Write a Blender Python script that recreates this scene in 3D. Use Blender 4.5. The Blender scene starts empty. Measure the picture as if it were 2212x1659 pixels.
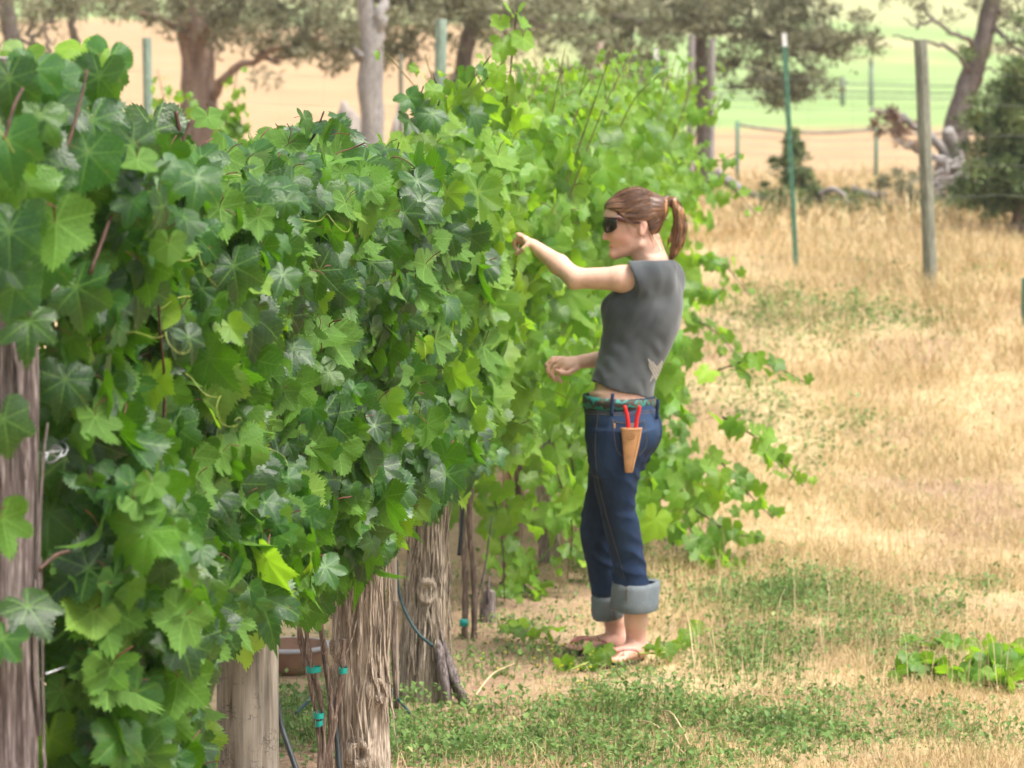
import bpy, math, random
import numpy as np
from mathutils import Vector, Matrix
from mathutils.bvhtree import BVHTree

random.seed(7)
RNG = np.random.default_rng(11)
scene = bpy.context.scene
COL = scene.collection
rad = math.radians

# ------------------------------------------------------------------ camera, sky, sun, exposure
CAM_H = 1.75
PITCH = math.atan((829.5 - 362.0) / 6144.0)
cam_d = bpy.data.cameras.new('camera')
cam = bpy.data.objects.new('camera', cam_d)
COL.objects.link(cam)
cam.location = (0, 0, CAM_H)
cam.rotation_euler = (math.pi / 2 - PITCH, 0, 0)
cam_d.sensor_width = 36.0
cam_d.lens = 100.0
cam_d.clip_start = 0.1
cam_d.clip_end = 2000.0
cam_d.dof.use_dof = True
cam_d.dof.focus_distance = 7.3
cam_d.dof.aperture_fstop = 5.2
cam_d.dof.aperture_blades = 7
scene.camera = cam

SUN_EL, SUN_AZ = rad(62), rad(118)      # azimuth from +Y towards +X
world = bpy.data.worlds.new('World')
scene.world = world
world.use_nodes = True
wn = world.node_tree
wn.nodes.clear()
w_out = wn.nodes.new('ShaderNodeOutputWorld')
w_bg = wn.nodes.new('ShaderNodeBackground')
w_sky = wn.nodes.new('ShaderNodeTexSky')
w_sky.sky_type = 'NISHITA'
w_sky.sun_disc = False
w_sky.sun_elevation = SUN_EL
w_sky.sun_rotation = SUN_AZ
w_sky.dust_density = 6.0
w_sky.ozone_density = 0.6
w_hs = wn.nodes.new('ShaderNodeHueSaturation')
w_hs.inputs['Saturation'].default_value = 0.35      # thin even cloud: a white sky
wn.links.new(w_sky.outputs[0], w_hs.inputs['Color'])
wn.links.new(w_hs.outputs[0], w_bg.inputs['Color'])
w_bg.inputs['Strength'].default_value = 0.11
wn.links.new(w_bg.outputs[0], w_out.inputs['Surface'])

sun_d = bpy.data.lights.new('sun', 'SUN')
sun_d.energy = 1.5
sun_d.angle = rad(16)
sun_d.color = (1.0, 0.95, 0.87)
sun = bpy.data.objects.new('sun', sun_d)
COL.objects.link(sun)
sdir = Vector((math.sin(SUN_AZ) * math.cos(SUN_EL), math.cos(SUN_AZ) * math.cos(SUN_EL), math.sin(SUN_EL)))
sun.rotation_euler = sdir.to_track_quat('Z', 'Y').to_euler()

vs = scene.view_settings
vs.view_transform = 'Standard'
vs.look = 'None'
vs.gamma = 1.0
vs.use_curve_mapping = False
vs.exposure = 1.42
scene.cycles.use_denoising = True
scene.cycles.max_bounces = 5
scene.cycles.diffuse_bounces = 3
scene.cycles.glossy_bounces = 2
scene.cycles.transmission_bounces = 4
scene.cycles.use_adaptive_sampling = True
scene.cycles.adaptive_threshold = 0.025
scene.cycles.caustics_reflective = False
scene.cycles.caustics_refractive = False

# ------------------------------------------------------------------ projection helpers (2212 x 1659 sheet of the photograph)
FPX = 2212 * 100.0 / 36.0
CP, SP = math.cos(PITCH), math.sin(PITCH)

def ray(x, y):
    u, v = (x - 1106.0) / FPX, (829.5 - y) / FPX
    return np.array([u, CP + v * SP, -SP + v * CP])

def at(x, y, Y):
    d = ray(x, y)
    return np.array([0, 0, CAM_H]) + d * (Y / d[1])

def proj(P):
    P = np.asarray(P, float)
    dx, dy, dz = P[..., 0], P[..., 1], P[..., 2] - CAM_H
    dep = dy * CP - dz * SP
    up = dy * SP + dz * CP
    return 1106 + FPX * dx / dep, 829.5 - FPX * up / dep, dep

_gy = np.array([-50, 0, 11.0, 12.2, 13.4, 15, 17, 19, 22, 26, 35, 55, 75, 120, 200, 400, 900])
_gz = np.array([0, 0, 0, .02, .13, .42, .77, 1.05, 1.2, 1.27, 1.5, 2.6, 3.95, 8.8, 19, 48, 120.])

def hash3(ix, iy, iz, seed):
    n = (ix.astype(np.int64) * 374761393 + iy.astype(np.int64) * 668265263 + iz.astype(np.int64) * 2147483647 + seed * 974634777) & 0x7fffffff
    n = ((n ^ (n >> 13)) * 1274126177) & 0x7fffffff
    n = ((n ^ (n >> 11)) * 1103515245) & 0x7fffffff
    return ((n >> 5) & 0xffff) / 65535.0

def vnoise(P, seed=0):
    P = np.asarray(P, float)
    f = np.floor(P)
    t = P - f
    t = t * t * (3 - 2 * t)
    i = f.astype(np.int64)
    x, y, z = i[..., 0], i[..., 1], i[..., 2]
    r = 0
    for a in (0, 1):
        wx = t[..., 0] if a else 1 - t[..., 0]
        for b in (0, 1):
            wy = t[..., 1] if b else 1 - t[..., 1]
            for c in (0, 1):
                wz = t[..., 2] if c else 1 - t[..., 2]
                r = r + wx * wy * wz * hash3(x + a, y + b, z + c, seed)
    return r * 2 - 1

def fbm(P, seed=0, oct=3):
    P = np.asarray(P, float)
    s, amp = 0, 1.0
    for o in range(oct):
        s = s + amp * vnoise(P * (2 ** o) + 17.3 * o, seed + o)
        amp *= 0.5
    return s

def ground_z(X, Y):
    X, Y = np.asarray(X, float), np.asarray(Y, float)
    z = 0
    for o in (-1.2, -.6, 0, .6, 1.2):
        z = z + np.interp(Y + o, _gy, _gz) / 5
    p = np.stack([X * .9, Y * .9, np.zeros_like(X + Y)], -1)
    z = z + 0.018 * fbm(p, 5, 3)
    far = np.clip((Y - 22) / 40, 0, 1)
    z = z + far * 0.5 * fbm(p * .05, 6, 2) * np.clip(Y / 80, 0, 4)
    return z

def gpt(x, y):
    """where the sight line through sheet point (x, y) meets the ground"""
    d = ray(x, y)
    P = np.array([0, 0, CAM_H]) + d * (_GY / d[1])[:, None]
    below = np.nonzero(P[:, 2] <= ground_z(P[:, 0], P[:, 1]))[0]
    return P[below[0]].copy() if len(below) else at(x, y, 60)
_GY = np.concatenate([np.arange(3, 26, .04), np.arange(26, 120, .4)])

# ------------------------------------------------------------------ object helpers
def mesh(name, parts, smooth=True, uv=None, rnd=None, mat_idx=None):
    """parts: list of (V, F) with F an (n,3) or (n,4) array"""
    Vs, loops, tot = [], [], []
    off = 0
    for V, F in parts:
        V = np.asarray(V, np.float32)
        Vs.append(V)
        Fs = F if isinstance(F, list) else [F]
        for f in Fs:
            f = np.asarray(f, np.int32)
            if f.size == 0:
                continue
            loops.append((f + off).ravel())
            tot.append(np.full(len(f), f.shape[1], np.int32))
        off += len(V)
    V = np.concatenate(Vs)
    L = np.concatenate(loops)
    T = np.concatenate(tot)
    me = bpy.data.meshes.new(name)
    me.vertices.add(len(V))
    me.vertices.foreach_set('co', V.ravel())
    me.loops.add(len(L))
    me.loops.foreach_set('vertex_index', L)
    me.polygons.add(len(T))
    st = np.zeros(len(T), np.int32)
    st[1:] = np.cumsum(T)[:-1]
    me.polygons.foreach_set('loop_start', st)
    me.polygons.foreach_set('loop_total', T)
    me.polygons.foreach_set('use_smooth', np.full(len(T), smooth, bool))
    if mat_idx is not None:
        me.polygons.foreach_set('material_index', np.asarray(mat_idx, np.int32))
    if uv is not None:
        ul = me.uv_layers.new(name='UVMap')
        ul.data.foreach_set('uv', np.asarray(uv, np.float32)[L].ravel())
    if rnd is not None:
        at_ = me.attributes.new('rnd', 'FLOAT', 'POINT')
        at_.data.foreach_set('value', np.asarray(rnd, np.float32))
    me.update(calc_edges=True)
    return me

def link(name, me, mats=None, parent=None, loc=None):
    o = bpy.data.objects.new(name, me)
    COL.objects.link(o)
    if mats is not None and me is not None and len(me.materials) == 0:
        for m in (mats if isinstance(mats, (list, tuple)) else [mats]):
            me.materials.append(m)
    if parent is not None:
        o.parent = parent
    if loc is not None:
        o.location = loc
    return o

def tag(o, label=None, cat=None, group=None, kind=None):
    if label: o['label'] = label
    if cat: o['category'] = cat
    if group: o['group'] = group
    if kind: o['kind'] = kind
    return o

def empty(name, loc, label=None, cat=None, group=None):
    o = bpy.data.objects.new(name, None)
    COL.objects.link(o)
    o.location = loc
    o.empty_display_size = .1
    return tag(o, label, cat, group)

def sub(V, loc):
    return np.asarray(V, float) - np.asarray(loc, float)

def tube(P, R, seg=8, cap=True):
    P = np.asarray(P, float)
    n = len(P)
    R = np.broadcast_to(np.asarray(R, float), (n,))
    T = np.gradient(P, axis=0)
    T /= np.linalg.norm(T, axis=1)[:, None] + 1e-12
    up = np.array([0, 0, 1.]) if abs(T[0][2]) < .9 else np.array([1., 0, 0])
    N = np.zeros_like(P)
    nv = np.cross(T[0], up); nv /= np.linalg.norm(nv)
    for i in range(n):
        nv = nv - T[i] * np.dot(nv, T[i])
        nv /= np.linalg.norm(nv) + 1e-12
        N[i] = nv
    B = np.cross(T, N)
    a = np.linspace(0, 2 * math.pi, seg, endpoint=False)
    V = P[:, None] + R[:, None, None] * (np.cos(a)[None, :, None] * N[:, None] + np.sin(a)[None, :, None] * B[:, None])
    V = V.reshape(-1, 3)
    i, j = np.meshgrid(np.arange(n - 1), np.arange(seg), indexing='ij')
    F = np.stack([i * seg + j, i * seg + (j + 1) % seg, (i + 1) * seg + (j + 1) % seg, (i + 1) * seg + j], -1).reshape(-1, 4)
    if cap:
        V = np.concatenate([V, P[:1], P[-1:]])
        k = np.arange(seg)
        F3 = np.concatenate([np.stack([np.full(seg, n * seg), (k + 1) % seg, k], -1),
                             np.stack([np.full(seg, n * seg + 1), (n - 1) * seg + k, (n - 1) * seg + (k + 1) % seg], -1)])
        return V, [F, F3]
    return V, [F]

def spline(pts, n):
    """Catmull-Rom through pts"""
    P = np.asarray(pts, float)
    P = np.concatenate([[2 * P[0] - P[1]], P, [2 * P[-1] - P[-2]]])
    t = np.linspace(0, len(P) - 3 - 1e-6, n)
    i = t.astype(int); u = (t - i)[:, None]
    a, b, c, d = P[i], P[i + 1], P[i + 2], P[i + 3]
    return .5 * (2 * b + (c - a) * u + (2 * a - 5 * b + 4 * c - d) * u ** 2 + (3 * b - a - 3 * c + d) * u ** 3)

def box(c, s):
    c, s = np.asarray(c, float), np.asarray(s, float) / 2
    V = np.array([[x, y, z] for x in (-1, 1) for y in (-1, 1) for z in (-1, 1)]) * s + c
    F = np.array([[0, 1, 3, 2], [4, 6, 7, 5], [0, 4, 5, 1], [2, 3, 7, 6], [0, 2, 6, 4], [1, 5, 7, 3]])
    return V, F

# ------------------------------------------------------------------ materials
class NT:
    def __init__(s, name):
        s.m = bpy.data.materials.new(name)
        s.m.use_nodes = True
        s.t = s.m.node_tree
        s.t.nodes.clear()
        s.out = s.n('ShaderNodeOutputMaterial')
    def n(s, typ, **kw):
        nd = s.t.nodes.new(typ)
        for k, v in kw.items():
            setattr(nd, k, v)
        return nd
    def l(s, a, b):
        s.t.links.new(a, b)
    def put(s, sock, v):
        if isinstance(v, bpy.types.NodeSocket): s.l(v, sock)
        else: sock.default_value = v
    def math(s, op, a, b=None, c=None, clamp=False):
        nd = s.n('ShaderNodeMath', operation=op)
        nd.use_clamp = clamp
        s.put(nd.inputs[0], a)
        if b is not None: s.put(nd.inputs[1], b)
        if c is not None: s.put(nd.inputs[2], c)
        return nd.outputs[0]
    def mix(s, f, a, b, blend='MIX'):
        nd = s.n('ShaderNodeMix', data_type='RGBA', blend_type=blend)
        s.put(nd.inputs[0], f)
        for k, v in ((6, a), (7, b)):
            if isinstance(v, (tuple, list)) and len(v) == 3: v = (*v, 1)
            s.put(nd.inputs[k], v)
        return nd.outputs[2]
    def noise(s, vec, scale, detail=3, rough=.55, out=0):
        nd = s.n('ShaderNodeTexNoise')
        if vec is not None: s.l(vec, nd.inputs['Vector'])
        nd.inputs['Scale'].default_value = scale
        nd.inputs['Detail'].default_value = detail
        nd.inputs['Roughness'].default_value = rough
        return nd.outputs[out]
    def ramp(s, fac, stops, interp='LINEAR'):
        nd = s.n('ShaderNodeValToRGB')
        nd.color_ramp.interpolation = interp
        el = nd.color_ramp.elements
        while len(el) < len(stops): el.new(.5)
        for e, (p, c) in zip(el, stops):
            e.position = p
            e.color = (*c, 1) if len(c) == 3 else c
        s.l(fac, nd.inputs[0])
        return nd.outputs[0]
    def mapr(s, v, a, b, c=0., d=1., clamp=True):
        nd = s.n('ShaderNodeMapRange')
        nd.clamp = clamp
        s.put(nd.inputs[0], v)
        for k, x in ((1, a), (2, b), (3, c), (4, d)): s.put(nd.inputs[k], x)
        return nd.outputs[0]
    def coords(s, scale=(1, 1, 1), which='Object'):
        tc = s.n('ShaderNodeTexCoord')
        mp = s.n('ShaderNodeMapping')
        mp.inputs['Scale'].default_value = scale
        s.l(tc.outputs[which], mp.inputs[0])
        return mp.outputs[0]
    def attr(s, name):
        return s.n('ShaderNodeAttribute', attribute_name=name).outputs['Fac']
    def bump(s, h, strength=.4, dist=.01):
        nd = s.n('ShaderNodeBump')
        nd.inputs['Strength'].default_value = strength
        nd.inputs['Distance'].default_value = dist
        s.l(h, nd.inputs['Height'])
        return nd.outputs[0]
    def bsdf(s, col, rough=.7, normal=None, spec=.4, metal=0, **kw):
        b = s.n('ShaderNodeBsdfPrincipled')
        if isinstance(col, (tuple, list)) and len(col) == 3: col = (*col, 1)
        s.put(b.inputs['Base Color'], col)
        s.put(b.inputs['Roughness'], rough)
        b.inputs['Specular IOR Level'].default_value = spec
        b.inputs['Metallic'].default_value = metal
        if normal is not None: s.l(normal, b.inputs['Normal'])
        for k, v in kw.items():
            s.put(b.inputs[k], v)
        return b.outputs[0]
    def done(s, sh):
        s.l(sh, s.out.inputs['Surface'])
        return s.m

def plain(name, col, rough=.6, var=.25, scale=30, bump=.2, spec=.4, metal=0, stretch=(1, 1, 1), dist=.004):
    t = NT(name)
    v = t.coords(stretch)
    f = t.noise(v, scale, 4)
    c = t.mix(t.mapr(f, .3, .7), tuple(x * (1 - var) for x in col), tuple(min(1, x * (1 + var)) for x in col))
    return t.done(t.bsdf(c, rough, t.bump(f, bump, dist), spec, metal))

def wood_mat(name, dark, mid, light, zs=1.5, sc=30, bump=.7, galleries=False):
    t = NT(name)
    v = t.coords((1, 1, zs / sc * 2.2))
    f = t.noise(v, sc, 5, .62)
    f2 = t.noise(t.coords((1, 1, .25)), 9, 3)
    fine = t.noise(t.coords((1, 1, .03)), 150, 3)
    c = t.ramp(f, [(.3, dark), (.5, mid), (.72, light)])
    c = t.mix(t.mapr(f2, .4, .65, 0, .6), c, tuple(x * .62 for x in mid))
    c = t.mix(t.mapr(fine, .45, .75, 0, .5), c, light)
    if galleries:       # short beetle tracks in the bare wood
        v2 = t.n('ShaderNodeVectorMath', operation='ADD')
        t.l(t.coords((1, 1, 1.6)), v2.inputs[0])
        wv_ = t.n('ShaderNodeVectorMath', operation='SCALE'); wv_.inputs['Scale'].default_value = .03
        t.l(t.noise(None, 30, 2, out=1), wv_.inputs[0]); t.l(wv_.outputs[0], v2.inputs[1])
        vo = t.n('ShaderNodeTexVoronoi', feature='DISTANCE_TO_EDGE'); vo.inputs['Scale'].default_value = 38
        t.l(v2.outputs[0], vo.inputs['Vector'])
        gm = t.math('MULTIPLY', t.mapr(vo.outputs['Distance'], .02, .06, 1, 0), t.mapr(t.noise(t.coords(), 14, 2), .52, .6))
        c = t.mix(t.math('MULTIPLY', gm, .75), c, tuple(x * .6 for x in dark))
    else:               # frayed fibres
        fb = t.noise(t.coords((1, 1, .045)), 260, 2, .7)
        c = t.mix(t.mapr(fb, .52, .66, 0, .75), c, tuple(min(1, x * 1.25) for x in light))
        c = t.mix(t.mapr(fb, .48, .34, 0, .6), c, tuple(x * .8 for x in dark))
        fine = fb
    h = t.math('ADD', f, t.math('MULTIPLY', fine, .5))
    return t.done(t.bsdf(c, .88, t.bump(h, bump, .008), .2))

def leaf_mat(name, c_dark, c_mid, c_fresh, under, trans, tr=.32, rough=.42):
    t = NT(name)
    uv = t.n('ShaderNodeUVMap').outputs[0]
    sp = t.n('ShaderNodeSeparateXYZ'); t.l(uv, sp.inputs[0])
    x, y = sp.outputs[0], sp.outputs[1]
    th = t.math('ARCTAN2', x, y)
    r = t.math('SQRT', t.math('ADD', t.math('MULTIPLY', x, x), t.math('MULTIPLY', y, y)))
    S = rad(50)
    dl = t.math('SUBTRACT', t.math('FLOORED_MODULO', t.math('ADD', th, S / 2 + S * 4), S), S / 2)
    perp = t.math('MULTIPLY', r, t.math('ABSOLUTE', t.math('SINE', dl)))
    along = t.math('MULTIPLY', r, t.math('COSINE', dl))
    wid = t.math('MULTIPLY_ADD', along, -.012, .024)
    main = t.mapr(perp, t.math('MULTIPLY', wid, .45), wid, 1, 0)
    q = t.math('FRACT', t.math('MULTIPLY', t.math('SUBTRACT', along, t.math('MULTIPLY', perp, .75)), 6.5))
    sec = t.mapr(t.math('ABSOLUTE', t.math('SUBTRACT', q, .5)), .02, .085, .6, 0)
    vein = t.math('MAXIMUM', main, sec)
    oi = t.n('ShaderNodeObjectInfo').outputs['Random']
    rn = t.math('FRACT', t.math('ADD', oi, t.attr('rnd')))
    rn2 = t.math('FRACT', t.math('MULTIPLY', rn, 7.13))
    obj = t.n('ShaderNodeTexCoord').outputs['Object']
    blot = t.noise(uv, 3.0, 1)
    fine = t.noise(uv, 15, 1)
    col = t.ramp(rn, [(0, c_dark), (.4, c_mid), (.78, c_mid), (1, c_fresh)])
    col = t.mix(t.mapr(blot, .4, .75, 0, .24), col, c_fresh)
    spot = t.math('MULTIPLY', t.mapr(t.noise(uv, 4.5, 2), .66, .70), t.mapr(rn2, .55, .6))
    col = t.mix(t.math('MULTIPLY', spot, .8), col, (.16, .10, .03))
    tone = t.math('MULTIPLY_ADD', rn2, .95, .5)
    cmb = t.n('ShaderNodeCombineColor')
    for k in range(3): t.l(tone, cmb.inputs[k])
    col = t.mix(1.0, col, cmb.outputs[0], 'MULTIPLY')
    top = t.mix(t.math('MULTIPLY', vein, .6), col, tuple(c * 1.6 + .04 for c in c_fresh))
    udr = t.mix(t.math('MULTIPLY', vein, .8), under, tuple(min(1, c * 2.2 + .03) for c in under))
    bf = t.n('ShaderNodeNewGeometry').outputs['Backfacing']
    base = t.mix(bf, top, udr)
    rg = t.mapr(bf, 0, 1, rough, .75)
    nrm = t.bump(fine, .45, .003)
    pb = t.bsdf(base, rg, nrm, .5)
    tb = t.n('ShaderNodeBsdfTranslucent')
    t.l(t.mix(t.math('MULTIPLY', vein, .5), trans, tuple(c * .45 for c in trans)), tb.inputs['Color'])
    ms = t.n('ShaderNodeMixShader')
    ms.inputs[0].default_value = tr
    t.l(pb, ms.inputs[1]); t.l(tb.outputs[0], ms.inputs[2])
    return t.done(ms.outputs[0])

def blade_mat(name, stops, trans=.25, rough=.6):
    """small blades and sprays; one colour drawn for each blade"""
    t = NT(name)
    rn = t.attr('rnd')
    c = t.ramp(rn, stops)
    pb = t.bsdf(c, rough, None, .3)
    tb = t.n('ShaderNodeBsdfTranslucent')
    t.l(c, tb.inputs['Color'])
    ms = t.n('ShaderNodeMixShader')
    ms.inputs[0].default_value = trans
    t.l(pb, ms.inputs[1]); t.l(tb.outputs[0], ms.inputs[2])
    return t.done(ms.outputs[0])

M = {}
M['leaf'] = leaf_mat('vine_leaf', (.004, .024, .010), (.013, .062, .012), (.085, .20, .010), (.075, .17, .015), (.15, .42, .006), tr=.33, rough=.40)  # near vines: canopy shade deepened into the leaf colour
M['leaf_far'] = leaf_mat('vine_leaf_fresh_lit', (.030, .10, .018), (.075, .19, .018), (.22, .35, .018), (.15, .27, .035), (.36, .66, .025), tr=.46)  # lighter copy for far vines: young growth, plus brighter light put into the colour
M['petiole'] = plain('petiole', (.16, .05, .035), .5, .4, 60, .1)
M['cane'] = plain('cane', (.075, .036, .024), .6, .4, 60, .4)
M['tendril'] = plain('tendril', (.28, .34, .06), .45, .3, 60, .1)
M['grape'] = plain('grape', (.03, .10, .03), .3, .25, 40, .05)
M['cane_green'] = plain('cane_green', (.17, .15, .05), .6, .35, 60, .2)
M['vine_bark'] = wood_mat('vine_bark', (.05, .03, .022), (.15, .10, .075), (.32, .25, .2))
M['post_grey'] = wood_mat('post_grey', (.07, .062, .05), (.21, .185, .15), (.34, .31, .26), sc=22, bump=.35, galleries=True)
M['post_bark'] = wood_mat('post_bark', (.09, .066, .048), (.30, .235, .175), (.56, .47, .38), sc=34, bump=.9)
M['post_old'] = wood_mat('post_old', (.035, .025, .024), (.13, .098, .09), (.31, .265, .255), sc=26, bump=.8)
M['post_red'] = wood_mat('post_red', (.08, .035, .02), (.28, .15, .09), (.5, .36, .26), sc=30, bump=.8)
M['post_treated'] = wood_mat('post_treated', (.09, .095, .07), (.19, .195, .15), (.31, .31, .25), sc=20, bump=.3)
M['knot'] = plain('knot_wood', (.30, .2, .13), .85, .5, 60, .6)
M['end_grain'] = plain('end_grain', (.25, .21, .19), .9, .4, 60, .5)
M['wire'] = plain('wire', (.30, .31, .32), .4, .2, 80, .1, .5, .8)
M['hose'] = plain('drip_hose', (.018, .024, .026), .5, .3, 40, .1)
M['hose_teal'] = plain('hose_teal', (.015, .05, .055), .5, .3, 40, .1)
M['tie'] = plain('tie_tape', (.0, .26, .21), .45, .2, 40, .1)
M['stake'] = plain('stake', (.42, .33, .27), .8, .3, 40, .3, .3, 0, (1, 1, .1))
M['tpost'] = plain('tpost_green', (.07, .18, .115), .55, .3, 30, .2)
M['tpost_white'] = plain('tpost_white', (.72, .72, .72), .5, .1, 30, .1)

# ------------------------------------------------------------------ ground
def ground_material():
    t = NT('ground')
    pos = t.n('ShaderNodeNewGeometry').outputs['Position']
    sp = t.n('ShaderNodeSeparateXYZ'); t.l(pos, sp.inputs[0])
    X, Y = sp.outputs[0], sp.outputs[1]
    n1 = t.noise(pos, 1.1, 4); n2 = t.noise(pos, 14, 4); n3 = t.noise(pos, 70, 3); nb = t.noise(pos, .09, 3)
    straw = t.ramp(n2, [(.3, (.42, .305, .165)), (.5, (.52, .39, .22)), (.75, (.59, .46, .28))])
    soil = t.ramp(n3, [(.3, (.22, .14, .09)), (.7, (.42, .29, .195))])
    near = t.mix(t.mapr(n1, .44, .62), straw, soil)
    # soil strip under the trellis row
    off = t.math('ABSOLUTE', t.math('SUBTRACT', X, t.math('MULTIPLY_ADD', Y, .131, -1.5)))
    strip = t.math('MULTIPLY', t.mapr(off, .25, .65, .8, 0), t.mapr(Y, 14, 17, 1, 0))
    near = t.mix(strip, near, soil)
    # the fields of the hillside beyond the fence
    wob = t.math('ADD', t.math('MULTIPLY_ADD', nb, 30, -15), t.math('MULTIPLY', X, .45))
    Yw = t.math('ADD', Y, wob)
    fst = t.ramp(t.noise(pos, .5, 4), [(.3, (.37, .245, .135)), (.7, (.44, .305, .175))])
    fgr = t.ramp(t.noise(pos, .35, 4), [(.3, (.21, .31, .11)), (.7, (.28, .375, .155))])
    fye = t.ramp(t.noise(pos, .3, 4), [(.3, (.34, .34, .17)), (.7, (.40, .38, .21))])
    side = t.mapr(t.math('ADD', X, t.math('MULTIPLY_ADD', nb, 4, -2)), -2.0, 2.5)
    b1 = t.math('MULTIPLY', t.math('MULTIPLY', t.mapr(Yw, 54, 58), t.mapr(Yw, 88, 92, 1, 0)), side)
    b2 = t.math('MULTIPLY', t.mapr(Yw, 88, 92), t.mapr(Yw, 101, 105, 1, 0))
    b3 = t.mapr(Yw, 101, 105)
    b4 = t.mapr(Yw, 113, 119)
    far = t.mix(b1, fst, fgr)
    far = t.mix(t.math('MULTIPLY', b2, side), far, fye)
    far = t.mix(b3, far, fgr)
    far = t.mix(t.math('MULTIPLY', b4, .8), far, fye)
    col = t.mix(t.mapr(Y, 19, 27), near, far)
    h = t.math('ADD', n2, t.math('MULTIPLY', n3, .6))
    return t.done(t.bsdf(col, .95, t.bump(h, .6, .03), .1))

ys = np.concatenate([np.arange(0, 22, .16), np.arange(22, 60, .7), np.arange(60, 201, 4)])
xs = np.concatenate([-np.geomspace(7.2, 140, 36)[::-1], np.arange(-7, 7.01, .16), np.geomspace(7.2, 140, 36)])
gx, gy = np.meshgrid(xs, ys)
gz = ground_z(gx, gy)
V = np.stack([gx, gy, gz], -1).reshape(-1, 3)
nx = len(xs)
i, j = np.meshgrid(np.arange(len(ys) - 1), np.arange(nx - 1), indexing='ij')
F = np.stack([i * nx + j, i * nx + j + 1, (i + 1) * nx + j + 1, (i + 1) * nx + j], -1).reshape(-1, 4)
tag(link('ground', mesh('ground', [(V, F)]), ground_material()), kind='structure')

# ------------------------------------------------------------------ grass and ground cover (uncountable)
GREEN = []      # green patches: centre, radii, weight
for (x, y, rx, ry, w) in ((1680, 1300, .42, .55, .9), (1760, 1390, .5, .5, .6), (1600, 1420, .5, .5, .5), (1480, 1560, .45, .35, .9), (1700, 1590, .5, .4, 1.0),
                          (1850, 1560, .35, .3, .7), (1300, 1640, .4, .25, .8), (1000, 1620, .5, .35, .9), (1150, 1560, .4, .3, .5), (2080, 1600, .3, .2, .5),
                          (1740, 690, .6, .7, 1.2), (1850, 690, .6, .5, 1.0), (1820, 940, .25, .5, .5), (1700, 1000, .3, .6, .5), (1620, 850, .3, 1.2, .6),
                          (900, 1600, .5, .5, .7), (640, 1560, .4, .5, .8), (1200, 1420, .4, .5, .5), (2000, 1250, .3, .4, .2), (1500, 1230, .4, .5, .35), (1950, 600, .6, .6, .3)):
    p = gpt(x, y)
    GREEN.append((p[0], p[1], rx, ry, w))

def green_mask(X, Y):
    g = np.zeros_like(X)
    for (a, b, rx, ry, w) in GREEN:
        g = np.maximum(g, w * np.exp(-((X - a) / rx) ** 2 - ((Y - b) / ry) ** 2))
    n = fbm(np.stack([X * 3.5, Y * 3.5, X * 0], -1), 31, 3)
    return np.clip(g + .35 * n * (g > .04), 0, 1)

def row_x(Y):
    return -1.525 + .131 * np.asarray(Y, float)

def scatter(n, y0, y1, x_lo=0, x_hi=2300):
    Y = np.sqrt(RNG.random(n) * (y1 ** 2 - y0 ** 2) + y0 ** 2)
    px = RNG.uniform(x_lo, x_hi, n)
    return (px - 1106) / FPX * Y, Y

def blades(X, Y, H, Wd, lean, seed, zoff=0.0):
    """bent tapering blades: 5 vertices, one quad and one triangle"""
    n = len(X)
    Z = ground_z(X, Y) - .004 + zoff
    a = RNG.random(n) * 2 * math.pi
    d = np.stack([np.cos(a), np.sin(a), np.zeros(n)], -1)
    b = RNG.random(n) * 2 * math.pi
    s = np.stack([np.cos(b), np.sin(b), np.zeros(n)], -1) * Wd[:, None]
    base = np.stack([X, Y, Z], -1)
    ln = lean * (.12 + .88 * RNG.random(n) ** 1.1)
    mid = base + np.stack([d[:, 0] * ln * H * .35, d[:, 1] * ln * H * .35, H * .6], -1)
    tip = base + np.stack([d[:, 0] * ln * H, d[:, 1] * ln * H, H * np.maximum(.25, 1 - .42 * ln)], -1)
    V = np.stack([base - s, base + s, mid + s * .75, mid - s * .75, tip], 1).reshape(-1, 3)
    k = np.arange(n) * 5
    return V, np.stack([k, k + 1, k + 2, k + 3], -1), np.stack([k + 3, k + 2, k + 4], -1)

M['straw'] = blade_mat('dry_grass', [(0, (.41, .30, .145)), (.35, (.52, .385, .195)), (.75, (.62, .475, .255)), (.93, (.70, .57, .36)), (1, (.30, .33, .12))], .2, .55)
M['weed'] = blade_mat('green_weed', [(0, (.075, .155, .035)), (.5, (.155, .27, .065)), (.85, (.26, .38, .11)), (1, (.44, .47, .18))], .35, .5)

def grass_obj(name, sets, mat, label, cat):
    parts, rn = [], []
    for X, Y, H, Wd, lean, r in sets:
        V, q, tri = blades(X, Y, H, Wd, lean, 0)
        parts.append((V, [q, tri]))
        rn.append(np.repeat(r, 5))
    o = link(name, mesh(name, parts, True, rnd=np.concatenate(rn)), mat)
    return tag(o, label, cat, kind='stuff')

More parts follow.
